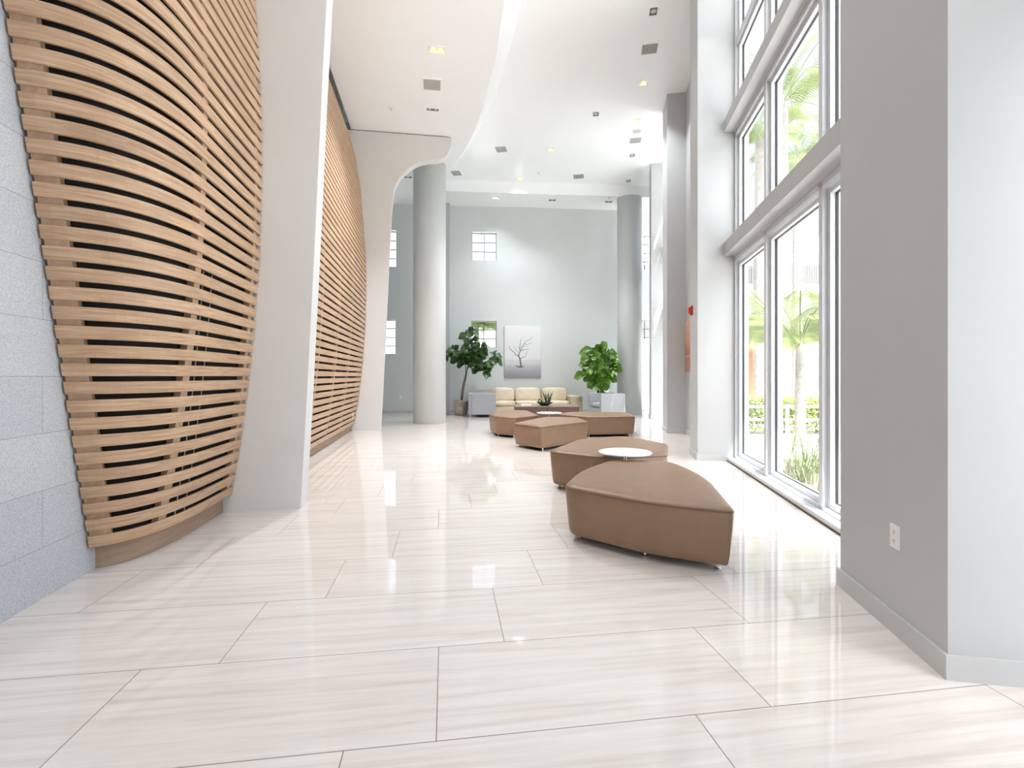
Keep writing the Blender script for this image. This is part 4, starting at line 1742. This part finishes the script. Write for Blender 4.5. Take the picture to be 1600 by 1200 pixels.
def leafy(b, cx, cy, z0, sx_, sy_, sz_, n, size, rnd):
    for k in range(n):
        p = Vector((cx + rnd.uniform(-sx_, sx_) / 2, cy + rnd.uniform(-sy_, sy_) / 2, z0 + rnd.random() ** 0.7 * sz_))
        d = Vector((rnd.uniform(-1, 1), rnd.uniform(-1, 1), rnd.uniform(-0.2, 1))).normalized()
        u = d.orthogonal().normalized() * size * 0.45
        b.faces.new([b.verts.new(q) for q in (p, p + d * size * 0.5 - u, p + d * size, p + d * size * 0.5 + u)])


rnd = random.Random(12)
hed = thing('hedge', 'clipped light green hedge behind the white railing', 'hedge', (7.6, 12.0, -0.12))
b = B()
leafy(b, 0, 0, 0.05, 3.6, 0.9, 0.85, 5200, 0.085, rnd)
obj('foliage', b, M['hedge'], hed, recalc=False)
b = B()
for k in range(9):
    tube(b, [(-1.6 + k * 0.4, 0, 0), (-1.6 + k * 0.4 + 0.05, 0.05, 0.6)], 0.015, 6)
obj('stems', b, M['bark'], hed)

rail = thing('railing', 'white painted railing outside in front of the hedge', 'railing', (6.6, 10.6, -0.12))
b = B()
hexa(b, ident, -1.6, 2.4, -0.025, 0.025, 0.72, 0.78)
hexa(b, ident, -1.6, 2.4, -0.02, 0.02, 0.44, 0.49)
obj('rails', b, M['frame'], rail)
for k in range(5):
    b = B()
    hexa(b, ident, -1.45 + k * 0.93 - 0.025, -1.45 + k * 0.93 + 0.025, -0.03, 0.03, 0, 0.80)
    obj('post', b, M['frame'], rail)

rnd = random.Random(31)
for (s, d, n, h, lb) in ((6.35, -0.62, 70, 0.8, 'clump of long grass at the foot of the middle pane'), (5.25, -0.6, 50, 0.75, 'clump of long grass at the foot of the right pane'), (7.0, -0.95, 40, 0.6, 'small clump of long grass near the left edge of the middle pane'),
                         (6.0, -1.2, 40, 0.7, 'sparse grass clump farther out behind the middle pane')):
    g0 = W(s, d, -0.06)
    t = thing('grass_clump', lb, 'grass', tuple(g0), group='grass clumps outside the window')
    b = B()
    for k in range(n):
        blade(b, (rnd.gauss(0, 0.09), rnd.gauss(0, 0.12), 0), rnd.uniform(0, 6.28), rnd.uniform(0.05, 0.55), h * rnd.uniform(0.5, 1.15), 0.009, 0.6)
    obj('blades', b, M['grass'], t, recalc=False)

# house across the way
hb = thing('neighbouring_building', 'white building with grey timber balcony fronts across the street', 'building', (20, 30, -0.12))
b = B()
hexa(b, ident, -14, 12, 2.0, 10, 0, 10.6)
obj('wall', b, M['render'], hb)
for zf in (3.2, 6.6):
    b = B()
    hexa(b, ident, -14, 12, 0.0, 2.0, zf, zf + 0.55)
    obj('balcony_slab', b, M['render'], hb)
    b = B()
    for k in range(170):
        x = -13.9 + k * 0.152
        hexa(b, ident, x, x + 0.11, -0.02, 0.03, zf + 0.6, zf + 1.75)
    obj('balustrade', b, M['slat_grey'], hb)
for k in range(6):
    for z in (0.5, 4.2, 7.6):
        b = B()
        hexa(b, ident, -12.5 + k * 4, -10.6 + k * 4, 1.93, 2.03, z, z + 2.1)
        obj('window', b, M['beam'], hb)

car = thing('car', 'red car parked far outside, seen through the right pane', 'car', (19.0, 24.6, -0.12), 0.2)
b = B()
P = [(-2.1, 0.35), (-2.15, 0.75), (-1.5, 0.9), (-0.9, 1.38), (0.7, 1.42), (1.5, 0.95), (2.1, 0.85), (2.15, 0.35)]
a = [b.verts.new((x, -0.85, z)) for x, z in P]
c = [b.verts.new((x, 0.85, z)) for x, z in P]
b.faces.new(a)
b.faces.new(c[::-1])
for i in range(len(P)):
    b.faces.new((a[i], c[i], c[(i + 1) % len(P)], a[(i + 1) % len(P)]))
obj('body', b, M['car_red'], car)
b = B()
for q in ([(-0.85, 0.95), (-0.7, 1.3), (-0.05, 1.33), (-0.05, 0.95)], [(0.05, 0.95), (0.05, 1.33), (0.65, 1.34), (1.15, 0.97)]):
    f0 = [b.verts.new((x, -0.86, z)) for x, z in q]
    f1 = [b.verts.new((x, -0.85, z)) for x, z in q]
    b.faces.new(f0)
    for i in range(4):
        b.faces.new((f0[i], f1[i], f1[(i + 1) % 4], f0[(i + 1) % 4]))
obj('side_window', b, M['bowl'], car)
for x in (-1.3, 1.35):
    for y in (-0.75, 0.75):
        b = B()
        tube(b, [(x, y - 0.11, 0.33), (x, y + 0.11, 0.33)], 0.33, 20)
        obj('wheel', b, M['gasket'], car)
